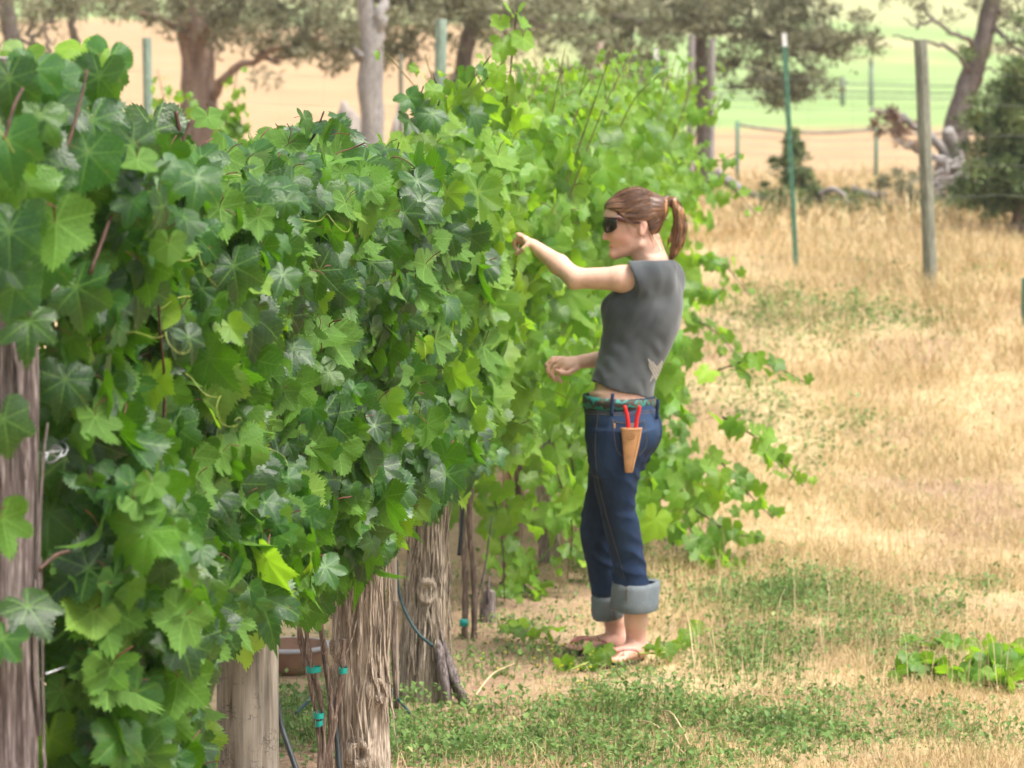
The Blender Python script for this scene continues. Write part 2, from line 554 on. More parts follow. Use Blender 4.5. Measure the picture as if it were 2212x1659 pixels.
sets = []
for (n, y0, y1, hm) in ((90000, 7.0, 11.5, .055), (90000, 11.5, 16, .075), (70000, 16, 21.5, .16), (60000, 21.5, 36, .28)):
    X, Y = scatter(n, y0, y1, 700 if y1 < 17 else -60, 2330)
    g = green_mask(X, Y)
    dens = .5 + .5 * fbm(np.stack([X * 2.2, Y * 2.2, X * 0], -1), 9, 3)
    right = np.clip((X - row_x(Y) - .3) / .8, 0, 1) if y1 < 22 else 1
    keep = RNG.random(n) < np.clip((.15 + .85 * right) * (1 - .65 * g) * np.clip(dens * 1.1 + .25, 0, 1), 0, 1)
    X, Y, dens = X[keep], Y[keep], dens[keep]
    H = hm * (.35 + 1.1 * RNG.random(len(X)) ** 1.6) * (.5 + dens)
    r = np.clip(RNG.random(len(X)) * .75 + .25 * (fbm(np.stack([X * .8, Y * .8, X * 0], -1), 12, 2) * .7 + .5), 0, .97)
    r[RNG.random(len(X)) < .05] = 1.0
    sets.append((X, Y, H, np.full(len(X), .0011 if y1 < 12 else .0016 if y1 < 17 else .0028 if y1 < 22 else .006), 1.7, r))
# tall seed stalks
X, Y = scatter(2400, 9, 21, 1500, 2330)
k = X > row_x(Y) + .7
sets.append((X[k], Y[k], .14 + .2 * RNG.random(k.sum()), np.full(k.sum(), .0013), .5, .5 + .45 * RNG.random(k.sum())))
grass_obj('dry_grass', sets, M['straw'], 'dry straw coloured grass covering the open ground', 'grass')

def leaflets(X, Y, Zs, size, flat=.5):
    """small pointed leaves, four vertices in two triangles folded along the rib"""
    n = len(X)
    c = np.stack([X, Y, Zs], -1)
    a = RNG.random(n) * 2 * math.pi
    e = (RNG.random(n) - .25) * flat
    t = np.stack([np.cos(a) * np.cos(e), np.sin(a) * np.cos(e), np.sin(e)], -1)
    s = np.stack([-np.sin(a), np.cos(a), np.zeros(n)], -1)
    up = np.cross(t, s)
    L, W = size, size * RNG.uniform(.22, .42, n)
    V = np.stack([c - t * L[:, None] * .5, c + s * W[:, None] + up * W[:, None] * .4, c + t * L[:, None] * .5, c - s * W[:, None] + up * W[:, None] * .4], 1).reshape(-1, 3)
    k = np.arange(n) * 4
    return V, np.concatenate([np.stack([k, k + 2, k + 1], -1), np.stack([k, k + 3, k + 2], -1)])

parts, rn = [], []
for (n, y0, y1, sz, hh) in ((190000, 7.0, 12.2, .023, .075), (120000, 12.2, 22, .032, .09)):
    X, Y = scatter(n, y0, y1, 500, 2330)
    g = green_mask(X, Y)
    k = RNG.random(n) < np.clip(g * .75 - .05, 0, 1) + .025
    X, Y, g = X[k], Y[k], g[k]
    Zs = ground_z(X, Y) + RNG.random(len(X)) ** 1.4 * hh * (.4 + g) * (.6 + .8 * (fbm(np.stack([X * 9, Y * 9, X * 0], -1), 77, 2) > 0))
    S = sz * RNG.uniform(.5, 1.3, len(X))
    V, Fc = leaflets(X, Y, Zs, S, 1.6)
    parts.append((V, Fc)); rn.append(np.repeat(np.clip(RNG.normal(.45, .22, len(X)), 0, 1), 4))
    m = RNG.random(len(X)) < .35
    V, q, tri = blades(X[m], Y[m], (Zs[m] - ground_z(X[m], Y[m])) * 1.1 + .02, np.full(m.sum(), .0012), .5, 0)
    parts.append((V, [q, tri])); rn.append(np.repeat(RNG.random(m.sum()) * .6, 5))
tag(link('ground_weeds', mesh('ground_weeds', parts, True, rnd=np.concatenate(rn)), M['weed']), 'low green weeds growing in patches through the dry grass', 'weeds', kind='stuff')

# small yellow flowers near the row
M['flower'] = plain('yellow_flower', (.75, .6, .05), .6, .1, 30, 0)
parts = []
for _ in range(90):
    p = gpt(random.uniform(1010, 1300), random.uniform(1380, 1600)) if _ % 2 else gpt(random.uniform(1150, 1330), random.uniform(1380, 1530))
    h = random.uniform(.03, .12)
    V, Fc = leaflets(np.full(4, p[0]), np.full(4, p[1]), np.full(4, p[2] + h), np.full(4, .011), .6)
    parts.append((V, Fc))
tag(link('yellow_flowers', mesh('yellow_flowers', parts), M['flower']), 'tiny yellow weed flowers sprinkled near the vine row', 'flowers', kind='stuff')

# long fallen straw stalks, countable
M['stalk'] = plain('straw_stalk', (.62, .48, .28), .7, .2, 30, .1)
for k, (x0, y0, x1, y1, h, lab) in enumerate(((1010, 1530, 1110, 1452, .05, 'pale dry stalk leaning beside the splintered cedar post'), (1350, 1560, 1480, 1655, .06, 'long pale straw stalk lying in the green weeds below the woman'),
                                    (1410, 1545, 1495, 1650, .08, 'second long straw stalk crossing the weeds nearest the lower edge'), (1475, 1330, 1500, 1470, .1, 'thin upright straw stalk right behind the bare feet'))):
    a, b = gpt(x0, y0), gpt(x1, y1)
    m = (a + b) / 2 + np.array([0, 0, h])
    P = spline([a + [0, 0, .004], m, b + [0, 0, .01 + h * .4]], 10)
    o = link('straw_stalk', mesh('straw_stalk', [tube(P - a, np.linspace(.0035, .0015, 10), 5)]), M['stalk'], loc=a)
    tag(o, lab, 'stalk', 'fallen straw stalks')

# ------------------------------------------------------------------ trellis posts
def make_post(name, base, top, r0, r1, mat, label, cat='post', group=None, amp=.05, fx=7, fz=3.0, knots=(), cracks=(), seg=72, nz=110, flare=.15, seed=0, ragged=0., strips=0, twist=0.):
    base, top = np.asarray(base, float), np.asarray(top, float)
    base = base.copy()
    base[2] = ground_z(base[0], base[1]) - .03
    H = np.linalg.norm(top - base)
    t = np.linspace(0, 1, nz)[:, None]
    a = np.linspace(0, 2 * math.pi, seg, endpoint=False)[None, :]
    z = t * H
    r = r0 + (r1 - r0) * t + r0 * flare * np.exp(-z / .10)
    ang = a + twist * z
    ca, sa = np.cos(ang), np.sin(ang)
    q = np.stack([ca * fx / 2 + 0 * z, sa * fx / 2 + 0 * z, z * fz + 0 * a], -1)
    lump = fbm(np.stack([ca * .8 + 0 * z, sa * .8 + 0 * z, z * 2.2 + 0 * a], -1), seed + 3, 2)
    fib = 1 - np.abs(fbm(q * np.array([2.4, 2.4, .5]), seed + 9, 3))
    R = r * (1 + amp * 1.1 * fbm(q, seed, 3) + amp * 1.2 * lump + amp * .9 * (fib - .6))
    for (ka, kz, ks) in knots:          # a raised collar with a sunk heart
        da = (a - rad(ka) + math.pi) % (2 * math.pi) - math.pi
        d = np.sqrt((da * r0) ** 2 + ((z - kz) * .8) ** 2) / ks
        R = R + ks * (.75 * np.exp(-((d - .75) / .45) ** 2) - .55 * np.exp(-(d / .38) ** 2) + .12 * np.cos(d * 14) * np.exp(-d))
    for (ka, wz) in cracks:
        da = (a - rad(ka) - .12 * np.sin(z * 4 + ka) + math.pi) % (2 * math.pi) - math.pi
        R = R - r0 * .16 * np.exp(-(da / wz) ** 2) * (.4 + .6 * (vnoise(np.stack([z * 2 + 0 * a, 0 * z + ka + 0 * a, 0 * z + 0 * a], -1), 4) > -.3))
    zz = z + 0 * a
    if ragged:
        zz = zz + t ** 6 * ragged * fbm(np.stack([ca * 3 + 0 * z, sa * 3 + 0 * z, 0 * z + 0 * a], -1), seed + 20, 2)
    ax = (top - base) / H
    ux = np.cross([0, 1, 0], ax); ux /= np.linalg.norm(ux)
    uy = np.cross(ax, ux)
    Vv = zz[..., None] * ax + (R * np.cos(a))[..., None] * ux + (R * np.sin(a))[..., None] * uy
    Vv = Vv.reshape(-1, 3)
    i, j = np.meshgrid(np.arange(nz - 1), np.arange(seg), indexing='ij')
    F = np.stack([i * seg + j, i * seg + (j + 1) % seg, (i + 1) * seg + (j + 1) % seg, (i + 1) * seg + j], -1).reshape(-1, 4)
    root = empty(name, base, label, cat, group)
    link('shaft', mesh('shaft', [(Vv, F)]), mat, root)
    ring = Vv[(nz - 1) * seg:]
    c = ring.mean(0)
    V2 = np.concatenate([ring, c + (ring - c) * .5 + ax * .004, [c + ax * .003]])
    k = np.arange(seg)
    F4 = np.stack([k, (k + 1) % seg, seg + (k + 1) % seg, seg + k], -1)
    F3 = np.stack([seg + k, seg + (k + 1) % seg, np.full(seg, 2 * seg)], -1)
    link('end_cap', mesh('end_cap', [(V2, [F4, F3])]), M['end_grain'], root)
    rr = random.Random(seed)
    for s in range(strips):             # loose shreds of bark
        aa = rad(rr.uniform(-185, 5)); z0 = rr.uniform(.02, H * .75); ln = rr.uniform(.10, .34)
        n = 9
        sk = rr.gauss(0, .035)
        tt = np.linspace(0, 1, n)
        zz_ = z0 + tt * ln
        rr_ = (r0 + (r1 - r0) * zz_ / H) * (1 + amp * 1.1) + .0035 + (rr.uniform(0, .018) * (1 - tt) ** 3 if rr.random() < .6 else rr.uniform(0, .022) * tt ** 3)
        av = aa + np.cumsum([rr.uniform(-.05, .05) + sk for _ in tt])
        w = rr.uniform(.0018, .0065) * np.sin(np.clip(tt * .9 + .08, 0, 1) * math.pi) ** .5 / np.maximum(rr_, .02)
        P = []
        for e in (-1, 1):
            for o_ in (0, .003):
                P.append((np.cos(av + e * w) * (rr_ + o_))[:, None] * ux + (np.sin(av + e * w) * (rr_ + o_))[:, None] * uy + zz_[:, None] * ax)
        Vs = np.stack(P, 1).reshape(-1, 3)
        ii = np.arange(n - 1) * 4
        Fs = np.concatenate([np.stack([ii + p, ii + q_, ii + 4 + q_, ii + 4 + p], -1) for p, q_ in ((1, 3), (2, 0), (0, 1), (3, 2))])
        link('bark_strip', mesh('bark_strip', [(Vs, Fs)]), mat, root)
    return root

def on_row(Y, z=0.0, off=0.0):
    return np.array([row_x(Y) + off * .9915, Y - off * .13, z])

TR = 'posts of the trellis row'
p = at(18, 1400, 4.97)
make_post('trellis_post', (p[0] - .005, 4.97, 0), at(8, 128, 4.97), .054, .049, M['post_old'], 'weathered grey brown post at the left edge, tallest and nearest of the row', group=TR, amp=.07, fx=6, seed=3, cracks=((-60, .09), (-110, .06), (-85, .05)), strips=14)
make_post('trellis_post', on_row(6.77), on_row(6.77, 1.7) + [.012, 0, 0], .078, .066, M['post_grey'], 'smooth bare grey post with a long drying crack and insect galleries', group=TR, amp=.018, fx=4, seed=8, cracks=((-52, .05), (-118, .03)), knots=((-100, .18, .02), (-66, .72, .008)), flare=.05)
p3 = gpt(783, 1690)
make_post('trellis_post', (p3[0], p3[1], 0), (p3[0] - .01, p3[1], 1.6), .078, .066, M['post_bark'], 'shaggy barked cedar post with a round knot near its foot', group=TR, amp=.075, fx=7, fz=5, seed=21, knots=((-92, .12, .032), (-55, .3, .03), (-150, .42, .02)), strips=110, flare=.06)
p4 = gpt(908, 1512)
make_post('trellis_post', (p4[0] + .01, p4[1], 0), (p4[0] + .035, p4[1], .74), .073, .048, M['post_bark'], 'short split cedar post with a big pale knot and splintered foot', group=TR, amp=.10, fx=6, fz=5, seed=34, knots=((-88, .40, .034), (-35, .17, .024)), strips=95, ragged=.12, flare=.05)
# splinter torn from the foot of the split post
sp_root = bpy.data.objects['trellis_post.003']
bl = np.array(sp_root.location)
for pts, rr_ in (([[.055, -.05, .30], [.085, -.07, .17], [.125, -.085, .07], [.17, -.09, .002]], .015), ([[.05, -.06, .26], [.07, -.08, .13], [.085, -.09, .0]], .018), ([[.06, -.045, .22], [.1, -.06, .1], [.135, -.07, .0]], .012)):
    P = spline(pts, 16)
    V, Fq = tube(P, rr_ * np.sin(np.linspace(.12, 2.9, 16)) ** .7, 7)
    V = V + .3 * rr_ * fbm(V * [60, 60, 14], 3, 2)[:, None] * [1, 1, 0]
    link('splinter', mesh('splinter', [(V, Fq)]), M['post_old'], sp_root)

q = gpt(1053, 1345)
make_post('trellis_post', (q[0], q[1], 0), (q[0] + .01, q[1], .14), .03, .022, M['post_old'], 'dark reddish stump standing in the row behind the two thin trunks', group=TR, amp=.12, seed=40, seg=40, nz=60, strips=4)
q = gpt(1104, 1270)
make_post('trellis_post', (q[0], q[1], 0), at(1098, 985, q[1]), .03, .02, M['post_red'], 'thin split reddish post between the vine leaves left of the woman', group=TR, amp=.2, fx=5, seed=44, seg=40, nz=60, ragged=.08, strips=8)
q = gpt(1188, 1215)
make_post('trellis_post', (q[0], q[1], 0), at(1172, 965, q[1]), .045, .03, M['post_bark'], 'twisted grey brown post just left of the blue jeans', group=TR, amp=.22, fx=5, seed=47, seg=40, nz=60, ragged=.1, strips=8, twist=2, knots=((-40, .25, .022),))

# trellis wires, hoses, stakes
for k, (z, lab) in enumerate(((1.545, 'upper galvanised trellis wire running through the vine leaves'), (1.245, 'middle galvanised trellis wire with a twisted loop by the left post'), (.86, 'lower galvanised trellis wire under the leaf curtain'))):
    a = on_row(4.97, z, .062)
    ys_ = np.linspace(4.97, 13.0, 40)
    P = np.array([on_row(y, z - .012 * abs(math.sin((y - 4.97) * 1.9)) + .006 * math.sin(y * 5.3 + k), .062 + .012 * math.sin(y * 7 + k)) for y in ys_]) - a
    root = empty('trellis_wire', a, lab, 'wire', 'trellis wires')
    link('strand', mesh('strand', [tube(P, .0019, 6)]), M['wire'], root)
    if k < 2:
        th = np.linspace(0, 5 * math.pi, 60)
        c = np.stack([.002 + .012 * np.cos(th), .06 + th * .010, .012 * np.sin(th)], -1)
        link('twist', mesh('twist', [tube(c, .0016, 5)]), M['wire'], root)
        th = np.linspace(0, 2 * math.pi, 40)
        c = np.stack([.006 + .014 * np.cos(th), .02 + .012 * np.sin(th), .012 * np.sin(th * 1.0 + .5)], -1)
        link('loop', mesh('loop', [tube(c, .0019, 6)]), M['wire'], root)

def hang(name, pts, r, mat, label, cat, group=None, seg=8):
    P = spline(np.array([at(x, y, Y) for x, y, Y in pts]), 26)
    b = P[0].copy()
    return tag(link(name, mesh(name, [tube(P - b, r, seg)]), mat, loc=b), label, cat, group)

HG = 'drip irrigation hoses along the row'
hang('drip_hose', [(694, 1360, 7.9), (702, 1430, 7.9), (716, 1520, 7.88), (728, 1600, 7.86), (738, 1720, 7.8)], .0075, M['hose'], 'black drip hose hanging down the left side of the shaggy post', 'hose', HG)
hang('drip_hose', [(590, 1400, 7.1), (596, 1490, 7.1), (606, 1560, 7.08), (622, 1610, 7.05), (650, 1690, 7.0)], .0072, M['hose'], 'black drip hose curving down beside the smooth grey post', 'hose', HG)
hang('drip_hose', [(856, 1210, 9.05), (862, 1280, 9.02), (880, 1330, 8.99), (905, 1370, 8.96), (936, 1396, 8.93)], .0052, M['hose_teal'], 'dark teal hose end slanting across the split cedar post', 'hose', HG)
hang('drip_hose', [(846, 1490, 8.95), (858, 1508, 8.9), (872, 1524, 8.85), (884, 1540, 8.8)], .0045, M['hose_teal'], 'short teal hose piece on the ground between the cedar posts', 'hose', HG)
hang('drip_hose', [(640, 1542, 8.6), (655, 1526, 8.7), (672, 1508, 8.8)], .006, M['hose_teal'], 'small dark hose bit sticking from weeds behind the grey post', 'hose', HG)
hang('drip_hose', [(1000, 1040, 10.3), (998, 1120, 10.3), (992, 1200, 10.28)], .008, M['hose'], 'black hose hanging along the thin trunks beyond the split post', 'hose', HG)
hang('wooden_stake', [(851, 1185, 9.0), (853, 1300, 9.0), (855, 1400, 9.0), (856, 1530, 9.0)], .0085, M['stake'], 'thin pale wooden stake left of the split cedar post', 'stake')

# brown basin lying behind the row
bq = gpt(625, 1485)
prof = [(0.0, 0.0), (.09, 0.0), (.11, .02), (.125, .06), (.132, .085), (.142, .087), (.142, .10), (.128, .10), (.118, .07), (.095, .03), (0, .02)]
a = np.linspace(0, 2 * math.pi, 40, endpoint=False)
V = np.array([[r * math.cos(t), r * math.sin(t), z] for r, z in prof for t in a])
n = len(a)
i, j = np.meshgrid(np.arange(len(prof) - 1), np.arange(n), indexing='ij')
F = np.stack([i * n + j, i * n + (j + 1) % n, (i + 1) * n + (j + 1) % n, (i + 1) * n + j], -1).reshape(-1, 4)
basin = empty('basin', (bq[0] - .02, bq[1] + .3, ground_z(bq[0], bq[1] + .3)), 'shallow brown basin with pale rim on the ground behind the row', 'basin')
rim = np.isin(np.repeat(np.arange(len(prof) - 1), n), (4, 5, 6))
M['basin'] = plain('basin_brown', (.24, .14, .09), .8, .3, 12, .2)
M['basin_rim'] = plain('basin_rim', (.42, .42, .45), .6, .1, 20, .1)
link('bowl', mesh('bowl', [(V, F[~rim])]), M['basin'], basin)
link('rim', mesh('rim', [(V, F[rim])]), M['basin_rim'], basin)

# ------------------------------------------------------------------ vine leaves
_la = [0, 13, 27, 38, 52, 66, 80, 95, 112, 130, 148, 162, 172, 180]
_lr = [1.06, .90, .75, .81, .95, .83, .69, .72, .82, .75, .66, .55, .32, .08]

def leaf_geo(seed, N, rings, petiole=5):
    r_ = np.random.default_rng(seed)
    th = np.linspace(-math.pi, math.pi, N, endpoint=False)
    jl = np.array(_lr) * (1 + r_.normal(0, .035, len(_lr)))
    jr = np.array(_lr) * (1 + r_.normal(0, .035, len(_lr)))
    jr[0] = jl[0]; jr[-1] = jl[-1]
    deep = r_.uniform(.82, 1.1)
    jl[[2, 6]] *= deep; jr[[2, 6]] *= deep
    d = np.degrees(np.abs(th))
    R = np.where(th < 0, np.interp(d, _la, jl), np.interp(d, _la, jr))
    tooth = np.where(np.arange(N) % 2 == 0, 1, -1) * r_.uniform(.15, 1.35, N)
    th = th + (r_.uniform(-.3, .3, N) * 2 * math.pi / N) * (np.abs(th) < 2.9)
    R = R * (1 + (.075 if N > 50 else .06) * tooth * np.clip((172 - d) / 20, 0, 1))
    fr = np.linspace(0, 1, rings + 1)[1:]
    Vx = [np.array([[0, 0]])] + [np.stack([R * f * np.sin(th), R * f * np.cos(th)], -1) for f in fr]
    P2 = np.concatenate(Vx)
    x, y = P2[:, 0], P2[:, 1]
    rr = np.hypot(x, y); an = np.arctan2(x, y)
    fold, droop, curl, wav, ph = r_.uniform(.05, .5), r_.uniform(.05, .55), r_.uniform(-.3, .16), r_.uniform(.03, .12), r_.uniform(0, 6.28)
    tw = r_.uniform(-.14, .14)
    z = fold * np.abs(x) ** 1.3 * .8 - droop * np.clip(y, -.3, 2) ** 2 + curl * rr ** 3 + wav * rr ** 2 * np.sin(3 * an + ph) + tw * x * y
    z = z + .013 * np.minimum(rr, .8) * (1 - np.cos(an * 2 * math.pi / rad(50)))
    z = z + .05 * rr ** 3 * np.sin(7 * an + ph * 2)
    V = np.stack([x, y, z], -1)
    k = np.arange(N)
    F3 = np.stack([np.zeros(N, int), 1 + (k + 1) % N, 1 + k], -1)
    F4 = []
    for q in range(rings - 1):
        a, b = 1 + q * N, 1 + (q + 1) * N
        F4.append(np.stack([a + k, a + (k + 1) % N, b + (k + 1) % N, b + k], -1))
    # drop the faces that bridge the petiole notch
    F3 = F3[1:] if N < 50 else F3[1:-1]
    F4 = [f[1:-1] for f in F4]
    P = spline([[0, 0, 0], [0, -.12, -.10], [r_.uniform(-.1, .1), -.28, -.34], [r_.uniform(-.2, .2), -.36, -.62]], 6)
    pv, pf = tube(P, np.linspace(.014, .018, 6), petiole, cap=False)
    uv = np.concatenate([P2, np.tile([5.0, 5.0], (len(pv), 1))])
    blade = (V, [F3] + F4)
    nb = len(F3) + sum(len(f) for f in F4)
    return dict(parts=[blade, (pv, pf)], uv=uv, midx=np.concatenate([np.zeros(nb), np.ones(len(pf[0]))]))

def leaf_mesh(name, seed, N, rings, mat):
    g = leaf_geo(seed, N, rings)
    me = mesh(name, g['parts'], True, uv=g['uv'], mat_idx=g['midx'])
    me.materials.append(mat); me.materials.append(M['petiole'])
    return me

NEAR_LEAF = [leaf_mesh('leaf', 100 + k, 108, 4, M['leaf']) for k in range(18)]
FRESH_LIT_LEAF = [leaf_mesh('leaf', 130 + k, 108, 4, M['leaf_far']) for k in range(10)]
FAR_LEAF = [leaf_mesh('leaf', 200 + k, 44, 3, M['leaf_far']) for k in range(10)]
FILL = [leaf_geo(300 + k, 44, 2, 3) for k in range(6)]

def leaf_basis(n_az, n_el, roll):
    n = np.array([math.cos(n_az) * math.cos(n_el), math.sin(n_az) * math.cos(n_el), math.sin(n_el)])
    t = np.array([0, 0, -1.0]) + n * n[2]
    if np.linalg.norm(t) < 1e-3: t = np.array([1., 0, 0])
    t /= np.linalg.norm(t)
    x = np.cross(t, n)
    t2 = t * math.cos(roll) + x * math.sin(roll)
    x2 = np.cross(t2, n)
    return np.stack([x2, t2, n], 1)

class Vine:
    def __init__(s, base, label, far, trunk_r=.02):
        s.base = np.array([base[0], base[1], ground_z(base[0], base[1])])
        s.root = empty('grape_vine', s.base, label, 'grape vine', 'grape vines of the trellis row')
        s.far = far
        s.leaves = []       # (pos, basis, width)
        s.rng = np.random.default_rng(int(base[1] * 1000) % 99991)
    def leaf(s, p, W, az=None, el=None, roll=None, flip=None):
        r = s.rng
        if az is None: az = rad(r.normal(-58, 42))
        if el is None: el = rad(np.clip(r.normal(28, 24), -25, 80))
        if roll is None: roll = rad(r.normal(0, 27))
        if flip is None: flip = r.random() < .24
        if flip: az, el = az + math.pi, -el * .6
        s.leaves.append((np.asarray(p, float), leaf_basis(az, el, roll), W))
    def cane(s, pts, r0=.0045, r1=.0022, n=18, leaves=0, size=.1, mat='cane', droop=False):
        P = spline(np.asarray(pts, float), n)
        link('cane', mesh('cane', [tube(P - s.base, np.linspace(r0, r1, n) * (1 + .25 * (np.arange(n) % 4 == 0)), 6)]), M[mat], s.root)
        if leaves:
            for k in range(leaves):
                t = (k + .6) / leaves
                q = P[int(t * (n - 1))]
                side = 1 if k % 2 else -1
                W = size * (1.15 - .75 * t ** 2) * s.rng.uniform(.8, 1.15)
                s.leaf(q + np.array([side * s.rng.uniform(.02, .06), -s.rng.uniform(.0, .05), s.rng.uniform(-.02, .02)]), W)
        return P
    def tendril(s, p, L=.14):
        r = s.rng
        t = np.linspace(0, 1, 40)
        d = r.normal(0, 1, 3); d[1] = -abs(d[1]); d /= np.linalg.norm(d)
        e = np.cross(d, [0.3, .2, 1]); e /= np.linalg.norm(e)
        f = np.cross(d, e)
        cr = .022 * r.uniform(.3, 1.2)
        ph = t ** 2 * r.uniform(5, 13)
        P = np.outer(t * L, d) + np.outer(cr * (np.cos(ph) - 1) * t, e) + np.outer(cr * np.sin(ph) * t, f) - np.outer(t ** 2 * L * .4, [0, 0, 1])
        link('tendril', mesh('tendril', [tube(P + np.asarray(p) - s.base, np.linspace(.0012, .0006, 40), 5)]), M['tendril'], s.root)

_ty = [4.5, 5.0, 5.3, 5.55, 5.8, 6.2, 7.0, 7.55, 7.8, 8.3, 9.0, 9.5, 10.2, 11, 12, 13, 15, 17, 19, 21]
_tz = [1.88, 1.85, 1.83, 1.78, 1.77, 1.79, 1.82, 1.84, 1.86, 1.80, 1.80, 1.84, 1.92, 1.98, 2.02, 2.1, 2.2, 2.25, 2.3, 2.3]
_by = [4.5, 6.1, 6.45, 9.2, 10.3, 11.2, 12.2, 13.0, 15, 17, 20]
_bz = [.36, .42, .66, .69, .6, .32, .14, .2, .55, .85, 1.1]
def vine_top(Y): return np.interp(Y, _ty, _tz)
def vine_bot(Y): return np.interp(Y, _by, _bz)

def lumps(u, w):
    return math.sin(u * 2.1 + 1.3 * math.sin(w * 1.7)) * .5 + math.sin(w * 2.6 + 1.1 * math.sin(u * 1.3 + 2)) * .5

_cx = [-400, 425, 440, 470, 560, 610, 720, 840, 890, 980, 1060, 1150, 1400]
_cy = [1900, 1900, 1480, 1370, 1310, 1270, 1225, 1185, 1095, 1030, 985, 975, 975]
def trim(v):
    """keep the lower edge of the leaf curtain where the posts come free of it"""
    out = []
    for L in v.leaves:
        x, y, _ = proj(L[0])
        if y < np.interp(x, _cx, _cy): out.append(L)
    v.leaves = out

VINES = []
def volume(v, y0, y1, n, wl, wr, size, inner=.45):
    """leaves through the crown; most of them towards its outer, right hand face"""
    r = v.rng
    k = 0
    while k < n:
        Y = r.uniform(y0, y1)
        zt, zb = float(vine_top(Y)), float(vine_bot(Y))
        z = r.uniform(zb, zt)
        R = wr(Y, z) if callable(wr) else wr
        lump = .75 + .45 * lumps(Y * 3.1, z * 3.3)
        R = R * lump
        # rounded shoulder at the top and bottom of the curtain
        e = min(1, (zt - z) / .16 + .35, (z - zb) / .15 + .45)
        off = r.uniform(-wl, R * .7) if r.random() < inner else R * r.uniform(.3, 1.0)
        off *= e
        if v.far and Y < 12.6 and Y > 10.8 and z < .72 and off < .3 and r.random() < .75: continue
        if z > zt - .06 * (1 + lumps(Y * 6, 9.0)) and r.random() < .7: continue
        k += 1
        W = float(np.clip(size * math.exp(r.normal(-.03, .32)), size * .38, size * 1.75))
        up = max(0, 1 - (zt - z) / .2)
        v.leaf(on_row(Y, z, off), W, el=rad(np.clip(r.normal(17 + 32 * up, 21), -25, 82)))

def shoots(v, y0, y1, n, wr=.24):
    for k in range(n):
        r = v.rng
        Y = r.uniform(y0, y1)
        zb, zt = float(vine_bot(Y)), float(vine_top(Y))
        o1 = r.uniform(-.5, .62) * wr
        P = [on_row(Y, zb + .22, .02), on_row(Y + r.normal(0, .05), zb + .55, o1 * .5), on_row(Y + r.normal(0, .1), (zb + zt) / 2 + .15, o1 * .8), on_row(Y + r.normal(0, .12), (zb + zt) / 2 + .38, o1), on_row(Y + r.normal(0, .14), zt + r.uniform(-.16, -.02), o1 * 1.1)]
        v.cane(P, .0042, .0022, 24, leaves=5, size=.1)
        if r.random() < .35: v.tendril(P[2] + np.array([.05, -.05, .1]))

# --- near vines
v1 = Vine(on_row(5.35), 'nearest grape vine, foliage beside and over the tall left post', False)
volume(v1, 5.08, 6.05, 1650, .2, .24, .077)
shoots(v1, 5.1, 6.0, 7)
trim(v1)
for (x, y, Y, W, az, el, ro) in ((62, 695, 4.78, .125, -88, 38, 0), (8, 560, 4.75, .12, -75, 20, 20), (8, 905, 4.8, .13, -60, 5, -10), (5, 1120, 4.8, .12, -80, 0, 10), (60, 1310, 4.85, .13, -70, 50, -25), (5, 1380, 4.8, .12, -100, 45, 10),
                                 (20, 430, 4.85, .16, -85, 15, 10), (70, 330, 4.9, .17, -80, 25, -15), (120, 480, 4.85, .16, -95, 10, 5), (60, 190, 5.0, .15, -85, 20, 10), (175, 105, 5.2, .13, -92, 50, -10), (235, 130, 5.2, .14, -45, 5, 15), (215, 165, 5.15, .14, -110, 15, 5), (120, 230, 5.0, .15, -70, 55, 10), (30, 250, 4.9, .14, -80, 50, 10),
                                 (20, 170, 4.85, .13, -85, 10, -5), (75, 150, 4.9, .13, -85, 30, 8), (15, 300, 4.8, .14, -90, 20, -8), (85, 250, 4.88, .13, -70, 15, 20), (40, 480, 4.78, .13, -95, 25, -12), (95, 560, 4.9, .13, -75, 15, 5), (30, 620, 4.78, .11, -70, 5, 10), (100, 400, 4.88, .13, -100, 35, 0), (190, 330, 5.0, .15, -80, 12, 12), (200, 260, 5.1, .16, -85, 25, -10), (140, 990, 5.1, .13, -60, 12, 5), (150, 1215, 5.15, .11, -50, 10, -10), (140, 820, 5.05, .13, -75, 15, 10), (20, 500, 4.75, .13, -80, 10, 0),
                                 (265, 300, 5.3, .13, -70, 15, 10), (110, 170, 5.1, .14, -75, 35, 0), (60, 400, 4.85, .14, -70, 5, 10), (165, 620, 5.0, .15, -80, 8, -10), (50, 120, 5.1, .1, -85, 30, 15), (5, 330, 4.85, .15, -85, 15, 0)):
    v1.leaf(at(x, y, Y), W * .76, rad(az), rad(el), rad(ro), flip=(el < 14 and x < 300 and int(x + y) % 3 == 0))
v1.cane([at(130, 360, 4.92), at(160, 270, 4.95), at(178, 200, 4.98), at(188, 150, 5.0)], .0036, .0022)
v1.cane([at(195, 590, 5.0), at(235, 480, 5.05), at(265, 380, 5.1), at(280, 290, 5.1)], .0038, .0022)
v1.cane([at(10, 300, 4.7), at(30, 230, 4.72), at(50, 190, 4.75)], .0034, .0024)
v1.cane([at(85, 1230, 4.95), at(120, 1200, 4.98), at(150, 1190, 5.0)], .004, .003)
v1.cane([at(205, 1659, 5.3), at(225, 1560, 5.3), at(240, 1490, 5.32), at(262, 1440, 5.34)], .005, .003)
for (x, y, Y, L) in ((30, 330, 4.7, .18), (270, 720, 5.1, .14), (300, 540, 5.3, .15), (410, 640, 5.6, .2), (520, 590, 6.0, .15)): v1.tendril(at(x, y, Y), L)
VINES.append(v1)

